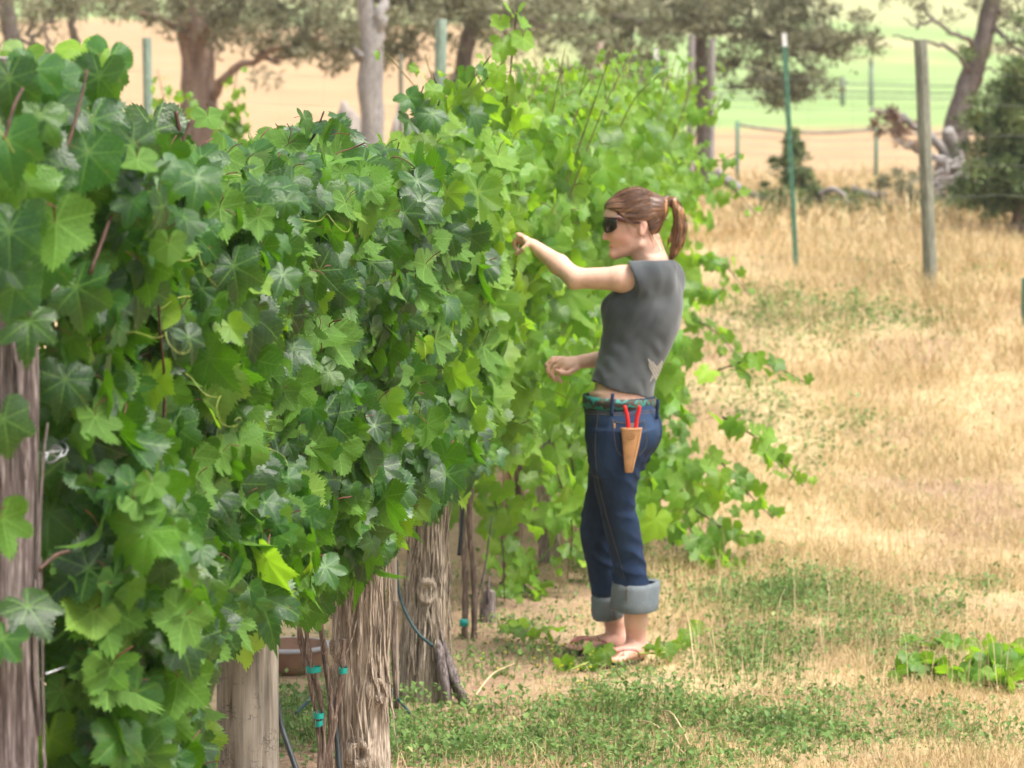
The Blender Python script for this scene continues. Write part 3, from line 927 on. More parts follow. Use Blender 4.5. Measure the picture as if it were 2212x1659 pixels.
v2 = Vine(on_row(6.35), 'grape vine filling the trellis just left of the smooth grey post', False)
volume(v2, 6.0, 7.0, 1400, .2, .25, .082)
shoots(v2, 6.0, 7.0, 8)
trim(v2)
v2.cane([at(355, 490, 5.7), at(375, 390, 5.72), at(398, 300, 5.75), at(410, 262, 5.76)], .004, .0024, leaves=4, size=.1)
v2.cane([at(650, 330, 6.9), at(680, 290, 6.9), at(700, 240, 6.9)], .004, .002, leaves=6, size=.1)
v2.cane([at(445, 1130, 6.2), at(480, 1080, 6.2), at(500, 1000, 6.2)], .005, .003)
v2.cane([at(380, 240, 6.0), at(390, 320, 6.0), at(370, 430, 5.95)], .005, .003, leaves=3, size=.12)
for (x, y) in ((420, 560), (560, 700), (480, 880), (610, 480), (520, 380)): v2.tendril(at(x, y, 6.2), .16)
VINES.append(v2)

v3 = Vine(gpt(668, 1700), 'grape vine with teal tape ties on its thin trunks', False)
volume(v3, 6.95, 8.3, 1550, .2, .24, .091)
shoots(v3, 7.0, 8.3, 9)
trim(v3)
for (x, y, Y, W, az, el) in ((515, 1370, 6.6, .11, -60, 35), (480, 1340, 6.5, .13, -75, 50), (655, 1310, 7.3, .10, -85, 25), (690, 1290, 7.4, .09, -60, 20), (680, 1330, 7.4, .07, -80, 30), (620, 1290, 7.0, .11, -70, 10)): v3.leaf(at(x, y, Y), W, rad(az), rad(el))
for pts in ([(640, 1290), (652, 1400), (672, 1480), (690, 1600), (694, 1720)], [(690, 1330), (706, 1440), (715, 1540), (700, 1720)], [(742, 1380), (738, 1460), (722, 1560), (706, 1720)], [(660, 1330), (668, 1420), (690, 1500), (700, 1590), (697, 1720)]):
    P = spline([at(x, y, 7.85) for x, y in pts], 24)
    link('trunk', mesh('trunk', [tube(P - v3.base, .0075 + .002 * np.sin(np.arange(24) * 1.7) + (.002 * (np.arange(24) % 5 == 0)), 9)]), M['vine_bark'], v3.root)
for (x, y, w, tilt) in ((677, 1446, .042, .05), (688, 1545, .03, -.05), (741, 1448, .024, .1), (689, 1562, .022, .2)):
    c = at(x, y, 7.83) - v3.base
    a = np.linspace(0, 2 * math.pi, 20, endpoint=False)
    V = np.concatenate([np.stack([c[0] + w / 2 * np.cos(a), c[1] + .018 * np.sin(a), c[2] + s_ * .008 + tilt * w / 2 * np.cos(a)], -1) for s_ in (-1, 1)])
    k = np.arange(20)
    link('tie', mesh('tie', [(V, np.stack([k, (k + 1) % 20, 20 + (k + 1) % 20, 20 + k], -1))]), M['tie'], v3.root)
# unripe grapes
gc = at(655, 1250, 7.35) - v3.base
sv, sf = [], []
u, w_ = np.meshgrid(np.linspace(0, 2 * math.pi, 9)[:-1], np.linspace(0, math.pi, 6))
S = np.stack([np.cos(u) * np.sin(w_), np.sin(u) * np.sin(w_), np.cos(w_)], -1).reshape(-1, 3)
i, j = np.meshgrid(np.arange(5), np.arange(8), indexing='ij')
SF = np.stack([i * 8 + j, (i + 1) * 8 + j, (i + 1) * 8 + (j + 1) % 8, i * 8 + (j + 1) % 8], -1).reshape(-1, 4)
gp = []
for k in range(70):
    t = v3.rng.random()
    a = v3.rng.random() * 6.28
    R = .04 * (1 - t) ** .6 * v3.rng.uniform(.6, 1)
    gp.append((S * .0068 + gc + [R * math.cos(a), R * math.sin(a), .06 - .15 * t], SF))
tag(link('grape_cluster', mesh('grape_cluster', gp), M['grape'], v3.root), kind='stuff')
VINES.append(v3)

v4 = Vine(gpt(872, 1560), 'grape vine curtain above the two shaggy cedar posts', False)
volume(v4, 8.25, 9.7, 1200, .2, .24, .094)
shoots(v4, 8.3, 9.7, 8)
trim(v4)
for pts, L in (([(930, 270, 9.4), (950, 210, 9.4), (935, 160, 9.4)], 7), ([(985, 260, 9.6), (1010, 190, 9.6), (1060, 120, 9.6)], 8), ([(900, 260, 9.2), (905, 220, 9.2), (915, 185, 9.2)], 5)):
    v4.cane([at(*q) for q in pts], .004, .002, leaves=L, size=.09)
v4.cane([at(850, 350, 8.5), at(880, 385, 8.5), at(905, 370, 8.5)], .004, .003)
v4.cane([at(855, 1300, 8.9), at(850, 1400, 8.9), at(857, 1530, 8.9)], .008, .008, mat='vine_bark')
for (x, y) in ((840, 670), (700, 560), (880, 560), (760, 800)): v4.tendril(at(x, y, 8.3), .2)
VINES.append(v4)

v5 = Vine(gpt(1010, 1400), 'grape vine on two thin dark trunks where the woman is reaching in', True)
volume(v5, 9.6, 10.9, 900, .22, .26, .096)
shoots(v5, 9.7, 10.9, 7)
trim(v5)
for x0, x1 in ((1003, 998), (1024, 1014)):
    P = spline([at(x0, 1400, 10.4), at((x0 + x1) / 2 + 5, 1250, 10.4), at(x1, 1130, 10.4), at(x1 + 6, 1000, 10.4)], 20)
    link('trunk', mesh('trunk', [tube(P - v5.base, .012 + .002 * np.sin(np.arange(20) * 2.1), 9)]), M['vine_bark'], v5.root)
c = at(1002, 1345, 10.38) - v5.base
link('tie', mesh('tie', [tube([c - [0, 0, .012], c + [0, 0, .012]], .016, 12)]), M['tie'], v5.root)
for pts, L in (([(1085, 300, 10.6), (1100, 180, 10.6), (1112, 60, 10.6), (1118, 15, 10.6)], 12), ([(1040, 260, 10.3), (1030, 200, 10.3), (1090, 130, 10.3)], 7)):
    v5.cane([at(*q) for q in pts], .004, .002, leaves=L, size=.1)
v5.cane([at(1100, 640, 10.0), at(1112, 580, 10.01), at(1117, 530, 10.015), at(1112, 470, 10.02), at(1098, 410, 10.04)], .0034, .0016, leaves=8, size=.07, mat='cane_green')
VINES.append(v5)

# --- far, sprawling vines
def wr_far(Y, z):
    return .42 + .52 * np.clip((1.15 - z) / .75, 0, 1) * np.exp(-((Y - 12.6) / .9) ** 2) + .1 * np.exp(-((Y - 12.8) / 1.2) ** 2)
far_spec = ((11.65, 10.9, 12.1, 780, 'bushy light green vine directly behind the woman\'s reaching arm'),
            (12.7, 12.0, 13.4, 1200, 'sprawling vine spilling onto the grass right of the blue jeans'),
            (14.0, 13.3, 14.9, 640, 'tall light green vine behind the woman\'s head'),
            (15.6, 14.8, 16.6, 540, 'pale vine whose right shoots reach out beside the ponytail'),
            (17.8, 16.5, 19.4, 560, 'farthest pale vine at the end of the trellis row'))
for (yc, y0, y1, n, lab) in far_spec:
    v = Vine(on_row(yc), lab, True)
    volume(v, y0, y1, n, .4, wr_far if yc < 14 else (lambda Y, z: .42), .088 if yc < 14 else .082, inner=.5)
    for k in range(15):
        Y = v.rng.uniform(y0, y1)
        zt = float(vine_top(Y)); o1 = v.rng.uniform(-.3, .45)
        v.cane([on_row(Y, zt - 1.1, .05), on_row(Y, zt - .5, o1 * .6), on_row(Y, zt - .05, o1), on_row(Y + v.rng.normal(0, .1), zt + v.rng.uniform(.0, .24), o1 * 1.2 + v.rng.normal(0, .06))], .005, .002, leaves=13, size=.076, mat='cane_green')
    tr = on_row(yc, 0, 0)
    P = spline([[tr[0], tr[1], ground_z(tr[0], tr[1]) - .02], [tr[0] + .03, tr[1], .4 + v.base[2] * .6], [tr[0] - .02, tr[1], .9 + v.base[2] * .4]], 14)
    link('trunk', mesh('trunk', [tube(P - v.base, np.linspace(.022, .016, 14), 9)]), M['vine_bark'], v.root)
    VINES.append(v)
vs_ = VINES[6]
for pts, L in (([(1560, 900, 12.4), (1640, 950, 12.3), (1690, 1000, 12.2), (1735, 1050, 12.1)], 13), ([(1550, 800, 12.6), (1620, 780, 12.6), (1690, 800, 12.6), (1745, 830, 12.6)], 9), ([(1500, 1100, 12.3), (1580, 1150, 12.2), (1640, 1160, 12.1)], 12),
               ([(1480, 1130, 12.1), (1540, 1200, 12.0), (1600, 1225, 11.9)], 12), ([(1120, 1180, 11.5), (1135, 1290, 11.3), (1120, 1390, 11.1)], 12), ([(1160, 1240, 11.6), (1150, 1330, 11.3), (1175, 1390, 11.1)], 9), ([(1560, 1000, 12.2), (1620, 1070, 12.1), (1670, 1120, 12.0)], 10)):
    vs_.cane([at(*q) for q in pts], .004, .002, leaves=int(L * 1.3), size=.085)
for pts, L in (([(1060, 1040, 11.3), (1085, 1170, 11.2), (1090, 1300, 11.1)], 11), ([(1200, 1010, 11.5), (1235, 1130, 11.4), (1225, 1250, 11.3)], 12), ([(1230, 960, 11.8), (1245, 1080, 11.8), (1240, 1200, 11.7)], 10)):
    VINES[5].cane([at(*q) for q in pts], .004, .002, leaves=int(L * 1.3), size=.085)
for pts, L in (([(1480, 420, 15.6), (1560, 390, 15.5), (1640, 470, 15.4)], 10), ([(1490, 560, 15), (1560, 570, 14.9), (1620, 640, 14.8)], 10), ([(1470, 330, 15.8), (1540, 350, 15.8), (1590, 330, 15.7)], 8), ([(1480, 250, 16), (1540, 240, 16), (1560, 200, 16)], 8), ([(1480, 680, 14.6), (1550, 720, 14.4), (1590, 770, 14.2)], 10), ([(1490, 620, 14.6), (1545, 640, 14.4), (1575, 600, 14.2)], 10)):
    VINES[8].cane([at(*q) for q in pts], .004, .002, leaves=int(L * 1.3), size=.08)

# low vine shoots creeping round the feet
def ground_shoot(name, pts, n, size, label, cat, group, mat='cane', lo=.03, hi=.1, els=(15, 85), flp=.15):
    P0 = [gpt(x, y) for x, y in pts]
    v = Vine.__new__(Vine)
    v.base = P0[0].copy()
    v.root = empty(name, v.base, label, cat, group)
    v.far = True; v.leaves = []; v.rng = np.random.default_rng(int(pts[0][0] * 7 + pts[0][1]))
    P = np.array([p_ + [0, 0, v.rng.uniform(lo, hi)] for p_ in P0])
    S_ = v.cane(P, .004, .002, mat=mat)
    for k in range(n):
        q = S_[int((k + .5) / n * 17)]
        v.leaf(q + v.rng.normal(0, .03, 3) * [1, 1, .4] + [0, 0, .02], size * v.rng.uniform(.7, 1.2), az=v.rng.uniform(0, 6.28), el=rad(v.rng.uniform(*els)), flip=v.rng.random() < flp)
    VINES.append(v)
CG = 'vine cuttings lying on the grass'
ground_shoot('vine_cutting', [(1925, 1478), (2010, 1478), (2110, 1490), (2230, 1500)], 22, .1, 'nearer pruned vine shoot wilting on the straw at right', 'vine cutting', CG, 'cane', .015, .06, (35, 88), .5)
ground_shoot('vine_cutting', [(1985, 1425), (2060, 1420), (2140, 1415), (2230, 1418)], 15, .095, 'farther pruned vine shoot with pale leaves on the straw', 'vine cutting', CG, 'cane', .015, .05, (40, 88), .7)
ground_shoot('vine_cutting', [(2120, 1475), (2165, 1480), (2240, 1470)], 16, .095, 'heap of dark green pruned leaves at the right edge', 'vine cutting', CG, 'cane', .02, .09, (20, 80), .1)
LG = 'low vine shoots on the ground'
ground_shoot('low_vine_shoot', [(1225, 1460), (1290, 1445), (1345, 1425)], 9, .062, 'small leafy shoot in front of the woman\'s far foot', 'vine shoot', LG, 'tendril', .015, .06)
ground_shoot('low_vine_shoot', [(1380, 1450), (1450, 1430), (1540, 1375)], 10, .064, 'small leafy shoot right of the woman\'s near foot', 'vine shoot', LG, 'tendril', .02, .07)
ground_shoot('low_vine_shoot', [(1090, 1380), (1130, 1395), (1190, 1400)], 10, .07, 'small leafy shoot on the ground under the row left of the feet', 'vine shoot', LG, 'tendril', .015, .06)

# vine shoots of the next row, seen over the curtain at the left
for lab, pp in (('bright green shoots climbing the greenish post beyond the near vine', ([(345, 320, 17.6), (355, 230, 17.6), (340, 150, 17.6)], [(360, 320, 17.5), (395, 240, 17.5), (400, 190, 17.5)])), ('thin bright shoot right of the reddish juniper trunk', ([(480, 320, 17), (500, 230, 17), (515, 140, 17)], [(500, 320, 17), (520, 270, 17), (505, 190, 17)]))):
    b = at(pp[0][0][0], 330, pp[0][0][2])
    v = Vine((b[0], b[1]), lab, True)
    v.root['group'] = 'vine shoots of the row behind'
    for pts in pp:
        b0 = np.array([at(*pts[0])[0], pts[0][2], v.base[2]])
        v.cane([b0] + [at(*q) for q in pts], .006, .002, leaves=20, size=.1)
    VINES.append(v)

# --- which leaves show: a coarse front-to-back count, the 300 largest of a vine become parts of their own
allL = [(vi, li) for vi, v in enumerate(VINES) for li in range(len(v.leaves))]
Pw = np.array([VINES[a].leaves[b][0] + VINES[a].leaves[b][1][:, 1] * VINES[a].leaves[b][2] * .25 for a, b in allL])
sx, sy, dep = proj(Pw)
order = np.argsort(dep)
CELL = 8
occ = np.zeros((1659 // CELL + 2, 2212 // CELL + 2), bool)
vis = {}
for k in order:
    a, b = allL[k]
    _, B, W = VINES[a].leaves[b]
    d_ = np.array([Pw[k][0], Pw[k][1], Pw[k][2] - CAM_H]); d_ /= np.linalg.norm(d_)
    R = max(3, W * .5 * FPX / dep[k] * math.sqrt(max(.12, abs(float(d_ @ B[:, 2])))))
    x0, x1, y0, y1 = int((sx[k] - R) // CELL), int((sx[k] + R) // CELL) + 1, int((sy[k] - R) // CELL), int((sy[k] + R) // CELL) + 1
    x0, y0, x1, y1 = max(0, x0), max(0, y0), min(occ.shape[1], x1), min(occ.shape[0], y1)
    if x1 <= x0 or y1 <= y0:
        vis[(a, b)] = 0; continue
    blk = occ[y0:y1, x0:x1]
    vis[(a, b)] = int((~blk).sum())
    yy, xx = np.mgrid[y0:y1, x0:x1]
    blk |= ((xx * CELL + CELL / 2 - sx[k]) ** 2 + (yy * CELL + CELL / 2 - sy[k]) ** 2) < (R * .85) ** 2

for vi, v in enumerate(VINES):
    idx = sorted(range(len(v.leaves)), key=lambda li: -vis[(vi, li)])
    own = [li for li in idx[:300] if vis[(vi, li)] > 0]
    rest = [li for li in idx if li not in set(own)]
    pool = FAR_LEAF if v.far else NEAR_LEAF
    for li in own:
        p, B, W = v.leaves[li]
        s = W / 1.45
        m = Matrix(((*(B[0] * s), p[0] - v.base[0]), (*(B[1] * s), p[1] - v.base[1]), (*(B[2] * s), p[2] - v.base[2]), (0, 0, 0, 1)))
        use = pool
        if not v.far and v.rng.random() < np.clip((p[1] - 7.6) / 3.2, .08, .7): use = FRESH_LIT_LEAF
        o = bpy.data.objects.new('leaf', use[v.rng.integers(len(use))])
        COL.objects.link(o)
        o.parent = v.root
        o.matrix_basis = m
    if rest:
        parts, uvs, rn, mi = [], [], [], []
        for li in rest:
            p, B, W = v.leaves[li]
            g = FILL[v.rng.integers(len(FILL))]
            s = W / 1.45
            for (Vv, Ff) in g['parts']:
                parts.append(((Vv * s) @ B.T + (p - v.base), Ff))
            uvs.append(g['uv']); mi.append(g['midx'])
            rn.append(np.full(len(g['uv']), v.rng.random()))
        me = mesh('inner_foliage', parts, True, uv=np.concatenate(uvs), rnd=np.concatenate(rn), mat_idx=np.concatenate(mi))
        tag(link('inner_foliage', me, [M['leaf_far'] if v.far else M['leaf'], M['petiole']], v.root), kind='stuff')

# ------------------------------------------------------------------ the woman (signed distance shapes, meshed as continuous surfaces)
WY = 9.97
def wp(x, y, dy=0.0):
    return at(x, y, WY + dy)

class Field:
    def __init__(s, lo, hi, h):
        s.lo, s.h = np.asarray(lo, float), h
        s.n = np.ceil((np.asarray(hi, float) - s.lo) / h).astype(int) + 1
        s.D = np.full(s.n, .2, np.float32)
        s.ax = [s.lo[k] + h * np.arange(s.n[k]) for k in range(3)]
    def box(s, lo, hi):
        a = np.clip(np.floor((np.asarray(lo) - s.lo) / s.h).astype(int), 0, s.n - 1)
        b = np.clip(np.ceil((np.asarray(hi) - s.lo) / s.h).astype(int) + 1, 1, s.n)
        sl = tuple(slice(a[k], b[k]) for k in range(3))
        g = np.meshgrid(*[s.ax[k][sl[k]] for k in range(3)], indexing='ij', sparse=True)
        return sl, g
    def union(s, sl, d, k):
        A = s.D[sl]
        if k > 0:
            h = np.clip(.5 + .5 * (A - d) / k, 0, 1)
            s.D[sl] = A + (d - A) * h - k * h * (1 - h)
        else:
            s.D[sl] = np.minimum(A, d)
    def cone(s, p, q, r0, r1, k=.012, sq=None):
        """sq = (axis vector, factor): flattened along that axis"""
        p, q = np.asarray(p, float), np.asarray(q, float)
        m = max(r0, r1) + .035
        sl, (X, Y, Z) = s.box(np.minimum(p, q) - m, np.maximum(p, q) + m)
        d = q - p; L2 = d @ d + 1e-12
        ux, uy, uz = X - p[0], Y - p[1], Z - p[2]
        t = np.clip((ux * d[0] + uy * d[1] + uz * d[2]) / L2, 0, 1)
        ux, uy, uz = ux - t * d[0], uy - t * d[1], uz - t * d[2]
        if sq is not None:
            n, f = np.asarray(sq[0], float), sq[1]
            n = n / np.linalg.norm(n)
            c = (ux * n[0] + uy * n[1] + uz * n[2]) * (f - 1)
            ux, uy, uz = ux + c * n[0], uy + c * n[1], uz + c * n[2]
        s.union(sl, np.sqrt(ux * ux + uy * uy + uz * uz) - (r0 + (r1 - r0) * t), k)
    def ell(s, c, r, k=.012, ry=0.0, rz=0.0, cut=False):
        c, r = np.asarray(c, float), np.asarray(r, float)
        m = r.max() + .035
        sl, (X, Y, Z) = s.box(c - m, c + m)
        X, Y, Z = X - c[0], Y - c[1], Z - c[2]
        if ry: X, Z = X * math.cos(ry) - Z * math.sin(ry), X * math.sin(ry) + Z * math.cos(ry)
        if rz: X, Y = X * math.cos(rz) + Y * math.sin(rz), -X * math.sin(rz) + Y * math.cos(rz)
        q = np.sqrt((X / r[0]) ** 2 + (Y / r[1]) ** 2 + (Z / r[2]) ** 2)
        d = (q - 1) * r.min() * (1 + .35 * (r.max() / r.min() - 1) * 0)
        if cut:
            A = s.D[sl]; s.D[sl] = np.maximum(A, -d)
        else:
            s.union(sl, d, k)
    def loft(s, zk, cx, cy, a, b, ang, k=.015, z0=None, z1=None):
        zk = np.asarray(zk, float)
        o = np.argsort(zk)
        zk = zk[o]
        sec = [np.asarray(v, float)[o] for v in (cx, cy, a, b)]
        z0 = zk[0] if z0 is None else z0
        z1 = zk[-1] if z1 is None else z1
        m = max(sec[2].max(), sec[3].max()) + .04
        sl, (X, Y, Z) = s.box([sec[0].min() - m, sec[1].min() - m, z0 - .03], [sec[0].max() + m, sec[1].max() + m, z1 + .03])
        zz = np.clip(Z.ravel(), zk[0], zk[-1])
        sm = []
        for v in sec:       # smoothed interpolation
            acc = 0
            for e in (-.025, -.0125, 0, .0125, .025): acc = acc + np.interp(zz + e, zk, v)
            sm.append((acc / 5).reshape(1, 1, -1))
        x, y = X - sm[0], Y - sm[1]
        c_, s_ = math.cos(ang), math.sin(ang)
        u, w = x * c_ + y * s_, -x * s_ + y * c_
        d = (np.sqrt((u / sm[2]) ** 2 + (w / sm[3]) ** 2) - 1) * np.minimum(sm[2], sm[3])
        d = np.maximum(d, np.maximum(z0 - Z, Z - z1))
        s.union(sl, d, k)
    def grid(s):
        return np.meshgrid(*s.ax, indexing='ij', sparse=True)
    def points(s, sl=None):
        g = np.meshgrid(*s.ax, indexing='ij')
        return np.stack(g, -1)
    def mesh(s):
        D, h = s.D, s.h
        neg = D < 0
        corners = [(i, j, k) for i in (0, 1) for j in (0, 1) for k in (0, 1)]
        nx, ny, nz = D.shape
        cnt = np.zeros((nx - 1, ny - 1, nz - 1), np.int8)
        for (i, j, k) in corners: cnt += neg[i:nx - 1 + i, j:ny - 1 + j, k:nz - 1 + k]
        cells = np.argwhere((cnt > 0) & (cnt < 8))
        vid = np.full(cnt.shape, -1, np.int64)
        vid[tuple(cells.T)] = np.arange(len(cells))
        acc = np.zeros((len(cells), 3)); num = np.zeros(len(cells))
        val = {c: D[cells[:, 0] + c[0], cells[:, 1] + c[1], cells[:, 2] + c[2]].astype(float) for c in corners}
        for c in corners:
            for ax in range(3):
                if c[ax] == 0:
                    e = list(c); e[ax] = 1; e = tuple(e)
                    a, b = val[c], val[e]
                    m = (a < 0) != (b < 0)
                    t = np.where(m, a / np.where(m, a - b, 1), 0)
                    pt = np.tile(np.array(c, float), (len(cells), 1)); pt[:, ax] += t
                    acc[m] += pt[m]; num[m] += 1
        V = s.lo + (cells + acc / num[:, None]) * h
        Fs = []
        for ax in range(3):
            a, b = (ax + 1) % 3, (ax + 2) % 3
            s0 = [slice(None)] * 3; s1 = [slice(None)] * 3
            s0[ax] = slice(0, -1); s1[ax] = slice(1, None)
            n0, n1 = neg[tuple(s0)], neg[tuple(s1)]
            E = np.argwhere(n0 != n1)
            E = E[(E[:, a] > 0) & (E[:, b] > 0) & (E[:, a] < D.shape[a] - 1) & (E[:, b] < D.shape[b] - 1)]
            def cell(da, db):
                q = E.copy(); q[:, a] -= da; q[:, b] -= db
                return vid[q[:, 0], q[:, 1], q[:, 2]]
            Q = np.stack([cell(1, 1), cell(0, 1), cell(0, 0), cell(1, 0)], -1)
            fl = ~n0[tuple(E.T)]
            Q[fl] = Q[fl][:, ::-1]
            Fs.append(Q)
        return V, np.concatenate(Fs)

FANG = math.atan2(-.42, .9)          # her forward axis lies along -x turned a little away from the camera
Fdir = np.array([-.906, .42, 0]); Ldir = np.array([-.42, -.906, 0])

foot0 = wp(1350, 1440)
foot0[2] = ground_z(foot0[0], foot0[1])
woman = empty('person', foot0, 'woman in grey t-shirt, rolled jeans and sunglasses reaching into the vines', 'person')

def torso_keys(rows, slack=0.0):
    zk, cx, cy, a, b = [], [], [], [], []
    for (y, xf, xb, bb, dy) in rows:
        p0, p1 = wp(xf, y), wp(xb, y)
        E = (p1[0] - p0[0]) / 2
        aa = math.sqrt(max(E * E - (.42 * bb) ** 2, .0006)) / .906
        zk.append((p0[2] + p1[2]) / 2); cx.append((p0[0] + p1[0]) / 2); cy.append(WY + dy)
        a.append(aa + slack); b.append(bb + slack)
    return zk, cx, cy, a, b

SHIRT = [(878, 1284, 1412, .158, .0), (850, 1274, 1414, .162, .0), (825, 1276, 1420, .158, 0), (800, 1282, 1428, .150, 0), (770, 1291, 1440, .146, 0), (735, 1299, 1457, .152, 0), (700, 1304, 1470, .160, 0), (668, 1306, 1477, .168, 0), (640, 1313, 1478, .172, 0),
         (612, 1338, 1475, .168, 0), (590, 1366, 1467, .138, 0), (572, 1386, 1456, .095, 0), (556, 1392, 1449, .066, 0)]
HIPS = [(845, 1266, 1410, .150, 0), (870, 1262, 1416, .160, 0), (900, 1262, 1421, .172, 0), (935, 1263, 1423, .178, 0), (965, 1266, 1416, .176, 0), (995, 1272, 1404, .165, 0), (1015, 1278, 1396, .15, 0)]

# skin: head, neck, arms, hands, midriff, shins and feet as one surface
lo = np.array([wp(1095, 500)[0], WY - .36, -.03]); hi = np.array([wp(1490, 500)[0], WY + .36, 1.72])
B = Field(lo, hi, .0042)
zk, cx, cy, a_, b_ = torso_keys(SHIRT, -.014)
B.loft(zk, cx, cy, a_, b_, FANG, .01)
zk, cx, cy, a_, b_ = torso_keys(HIPS, -.012)
B.loft(zk, cx, cy, a_, b_, FANG, .02)
# head
B.ell(wp(1371, 470), (.093, .072, .090), .01)
B.ell(wp(1350, 503), (.0585, .056, .083), .03, ry=-.10)
B.ell(wp(1328, 462), (.036, .05, .04), .02)
for s_ in (-1, 1):
    B.cone(wp(1381, 526, s_ * .046), wp(1330, 549, s_ * .010), .018, .0155, .018)
    B.cone(wp(1331, 508, s_ * .030), wp(1352, 516, s_ * .044), .015, .014, .018)      # cheek
    B.cone(wp(1316, 476, s_ * .012), wp(1330, 474, s_ * .042), .010, .010, .012)      # brow
    B.ell(wp(1316, 517, s_ * .0085), (.0085, .006, .006), .006)                       # nostril wing
    B.ell(wp(1389, 490, s_ * .068), (.0145, .008, .027), .006, ry=.22)                # ear
    B.ell(wp(1386, 504, s_ * .070), (.009, .007, .010), .006)
    B.ell(wp(1389, 490, s_ * .079), (.0075, .006, .015), cut=True, ry=.22)
    B.ell(wp(1323, 487, s_ * .031), (.0125, .0125, .0125), .003)                       # eye
B.ell(wp(1325, 548), (.0155, .02, .014), .014)
B.cone(wp(1313, 482), wp(1307, 511), .0065, .0085, .008)
B.ell(wp(1306, 514), (.0085, .009, .0075), .006)
B.ell(wp(1321, 530), (.0115, .021, .0055), .005)
B.ell(wp(1323, 538), (.0105, .018, .0055), .005)
B.ell(wp(1319, 534), (.008, .02, .0016), cut=True)
B.cone(wp(1398, 525), wp(1416, 592), .050, .060, .02)
B.cone(wp(1385, 548), wp(1400, 585), .030, .035, .02)
# near arm
S, E_, W_ = wp(1402, 594, -.125), wp(1243, 601, -.10), wp(1152, 531, .015)
B.cone(S, wp(1340, 602, -.125), .049, .042, .02); B.cone(wp(1340, 602, -.125), E_, .042, .034, .02)
B.cone(E_, wp(1208, 572, -.06), .0335, .0345, .02); B.cone(wp(1208, 572, -.06), W_, .0345, .0225, .015)
B.ell(wp(1238, 613, -.105), (.018, .018, .016), .015)
Kn = wp(1125, 514, .045)
pn = np.array([.45, .15, 1.0])
B.cone(W_, Kn, .026, .027, .012, (pn, 1.5))
def finger(pts, r=.0085, k=.004):
    P = [np.asarray(q) for q in pts]
    for u in range(len(P) - 1): B.cone(P[u], P[u + 1], r * (1 - .08 * u), r * (1 - .08 * (u + 1)), k)
for q, (x, y, dy) in enumerate(((1121, 509, .02), (1120, 511, .04), (1121, 515, .06), (1124, 520, .077))):
    finger([wp(x + 8, y + 3, dy - .008), wp(x, y, dy), wp(x - 11, y + 12, dy + .012), wp(x - 9, y + 26 - 3 * q, dy + .02), wp(x - 2, y + 34 - 4 * q, dy + .012)], .0088)
finger([wp(1140, 528, .0), wp(1131, 538, -.004), wp(1122, 545, .008), wp(1115, 548, .02)], .0095)
# far arm, forearm across in front of the belly
Sf, Ef, Wf = wp(1440, 592, .14), wp(1392, 742, .22), wp(1262, 780, .15)
B.cone(Sf, Ef, .05, .038, .02); B.cone(Ef, wp(1330, 772, .19), .037, .035, .02); B.cone(wp(1330, 772, .19), Wf, .035, .0245, .015)
B.cone(Wf, wp(1226, 785, .14), .026, .030, .012, ((.35, -.5, 1), 1.45))
B.cone(wp(1240, 790, .135), wp(1216, 790, .14), .022, .024, .012, ((.3, -.6, 1), 1.3))
for (p0, p1, p2, p3) in (((1218, 774, .165), (1194, 774, .165), (1181, 788, .16), (1185, 803, .155)), ((1217, 778, .148), (1193, 782, .147), (1183, 799, .142), (1190, 815, .138)),
                         ((1219, 786, .132), (1199, 793, .130), (1192, 809, .126), (1200, 823, .122)), ((1223, 794, .118), (1209, 803, .115), (1205, 815, .112), (1212, 825, .11))):
    finger([wp(*p0), wp(*p1), wp(*p2), wp(*p3)], .0088)
finger([wp(1246, 796, .12), wp(1228, 806, .105), wp(1213, 806, .10), wp(1203, 800, .105)], .0098)
# shins and feet
A1, A2 = wp(1374, 1392, .03), wp(1330, 1388, .17)
B.cone(wp(1370, 1290, .005), wp(1374, 1340, .02), .044, .040, .01); B.cone(wp(1374, 1340, .02), A1, .042, .033, .01)
B.cone(wp(1322, 1300, .165), wp(1328, 1340, .17), .044, .038, .01); B.cone(wp(1328, 1340, .17), A2, .038, .031, .01)
def foot(ank, dirv, L=.225):
    d = np.array([*dirv, 0.]); d /= np.linalg.norm(d)
    sd = np.array([-d[1], d[0], 0])
    g = float(ground_z(ank[0], ank[1])) + .014
    heel = np.array([ank[0], ank[1], g + .026]) - d * .035
    ball = np.array([ank[0], ank[1], g + .019]) + d * (L * .55)
    B.cone(np.array([ank[0], ank[1], ank[2]]), heel + d * .02 + [0, 0, .01], .032, .03, .02)
    B.cone(heel, ball, .028, .02, .015, (sd, .8)); B.cone(heel + d * .05, ball + sd * .02, .026, .017, .02); B.cone(heel + d * .05, ball - sd * .02, .026, .017, .02)
    B.cone(np.array([ank[0], ank[1], ank[2] - .02]), ball, .030, .017, .025)
    for q in range(5):
        o = (q - 2) * .0165
        st = ball + sd * o
        B.cone(st, st + d * (.055 - .006 * abs(q - 1)) - [0, 0, .007], .0105 if q else .012, .0085 if q else .011, .006)
    return heel, ball, d, sd, g
FT = [foot(A1, (-.55, -.8)), foot(A2, (-.93, -.3))]
V, F = B.mesh()
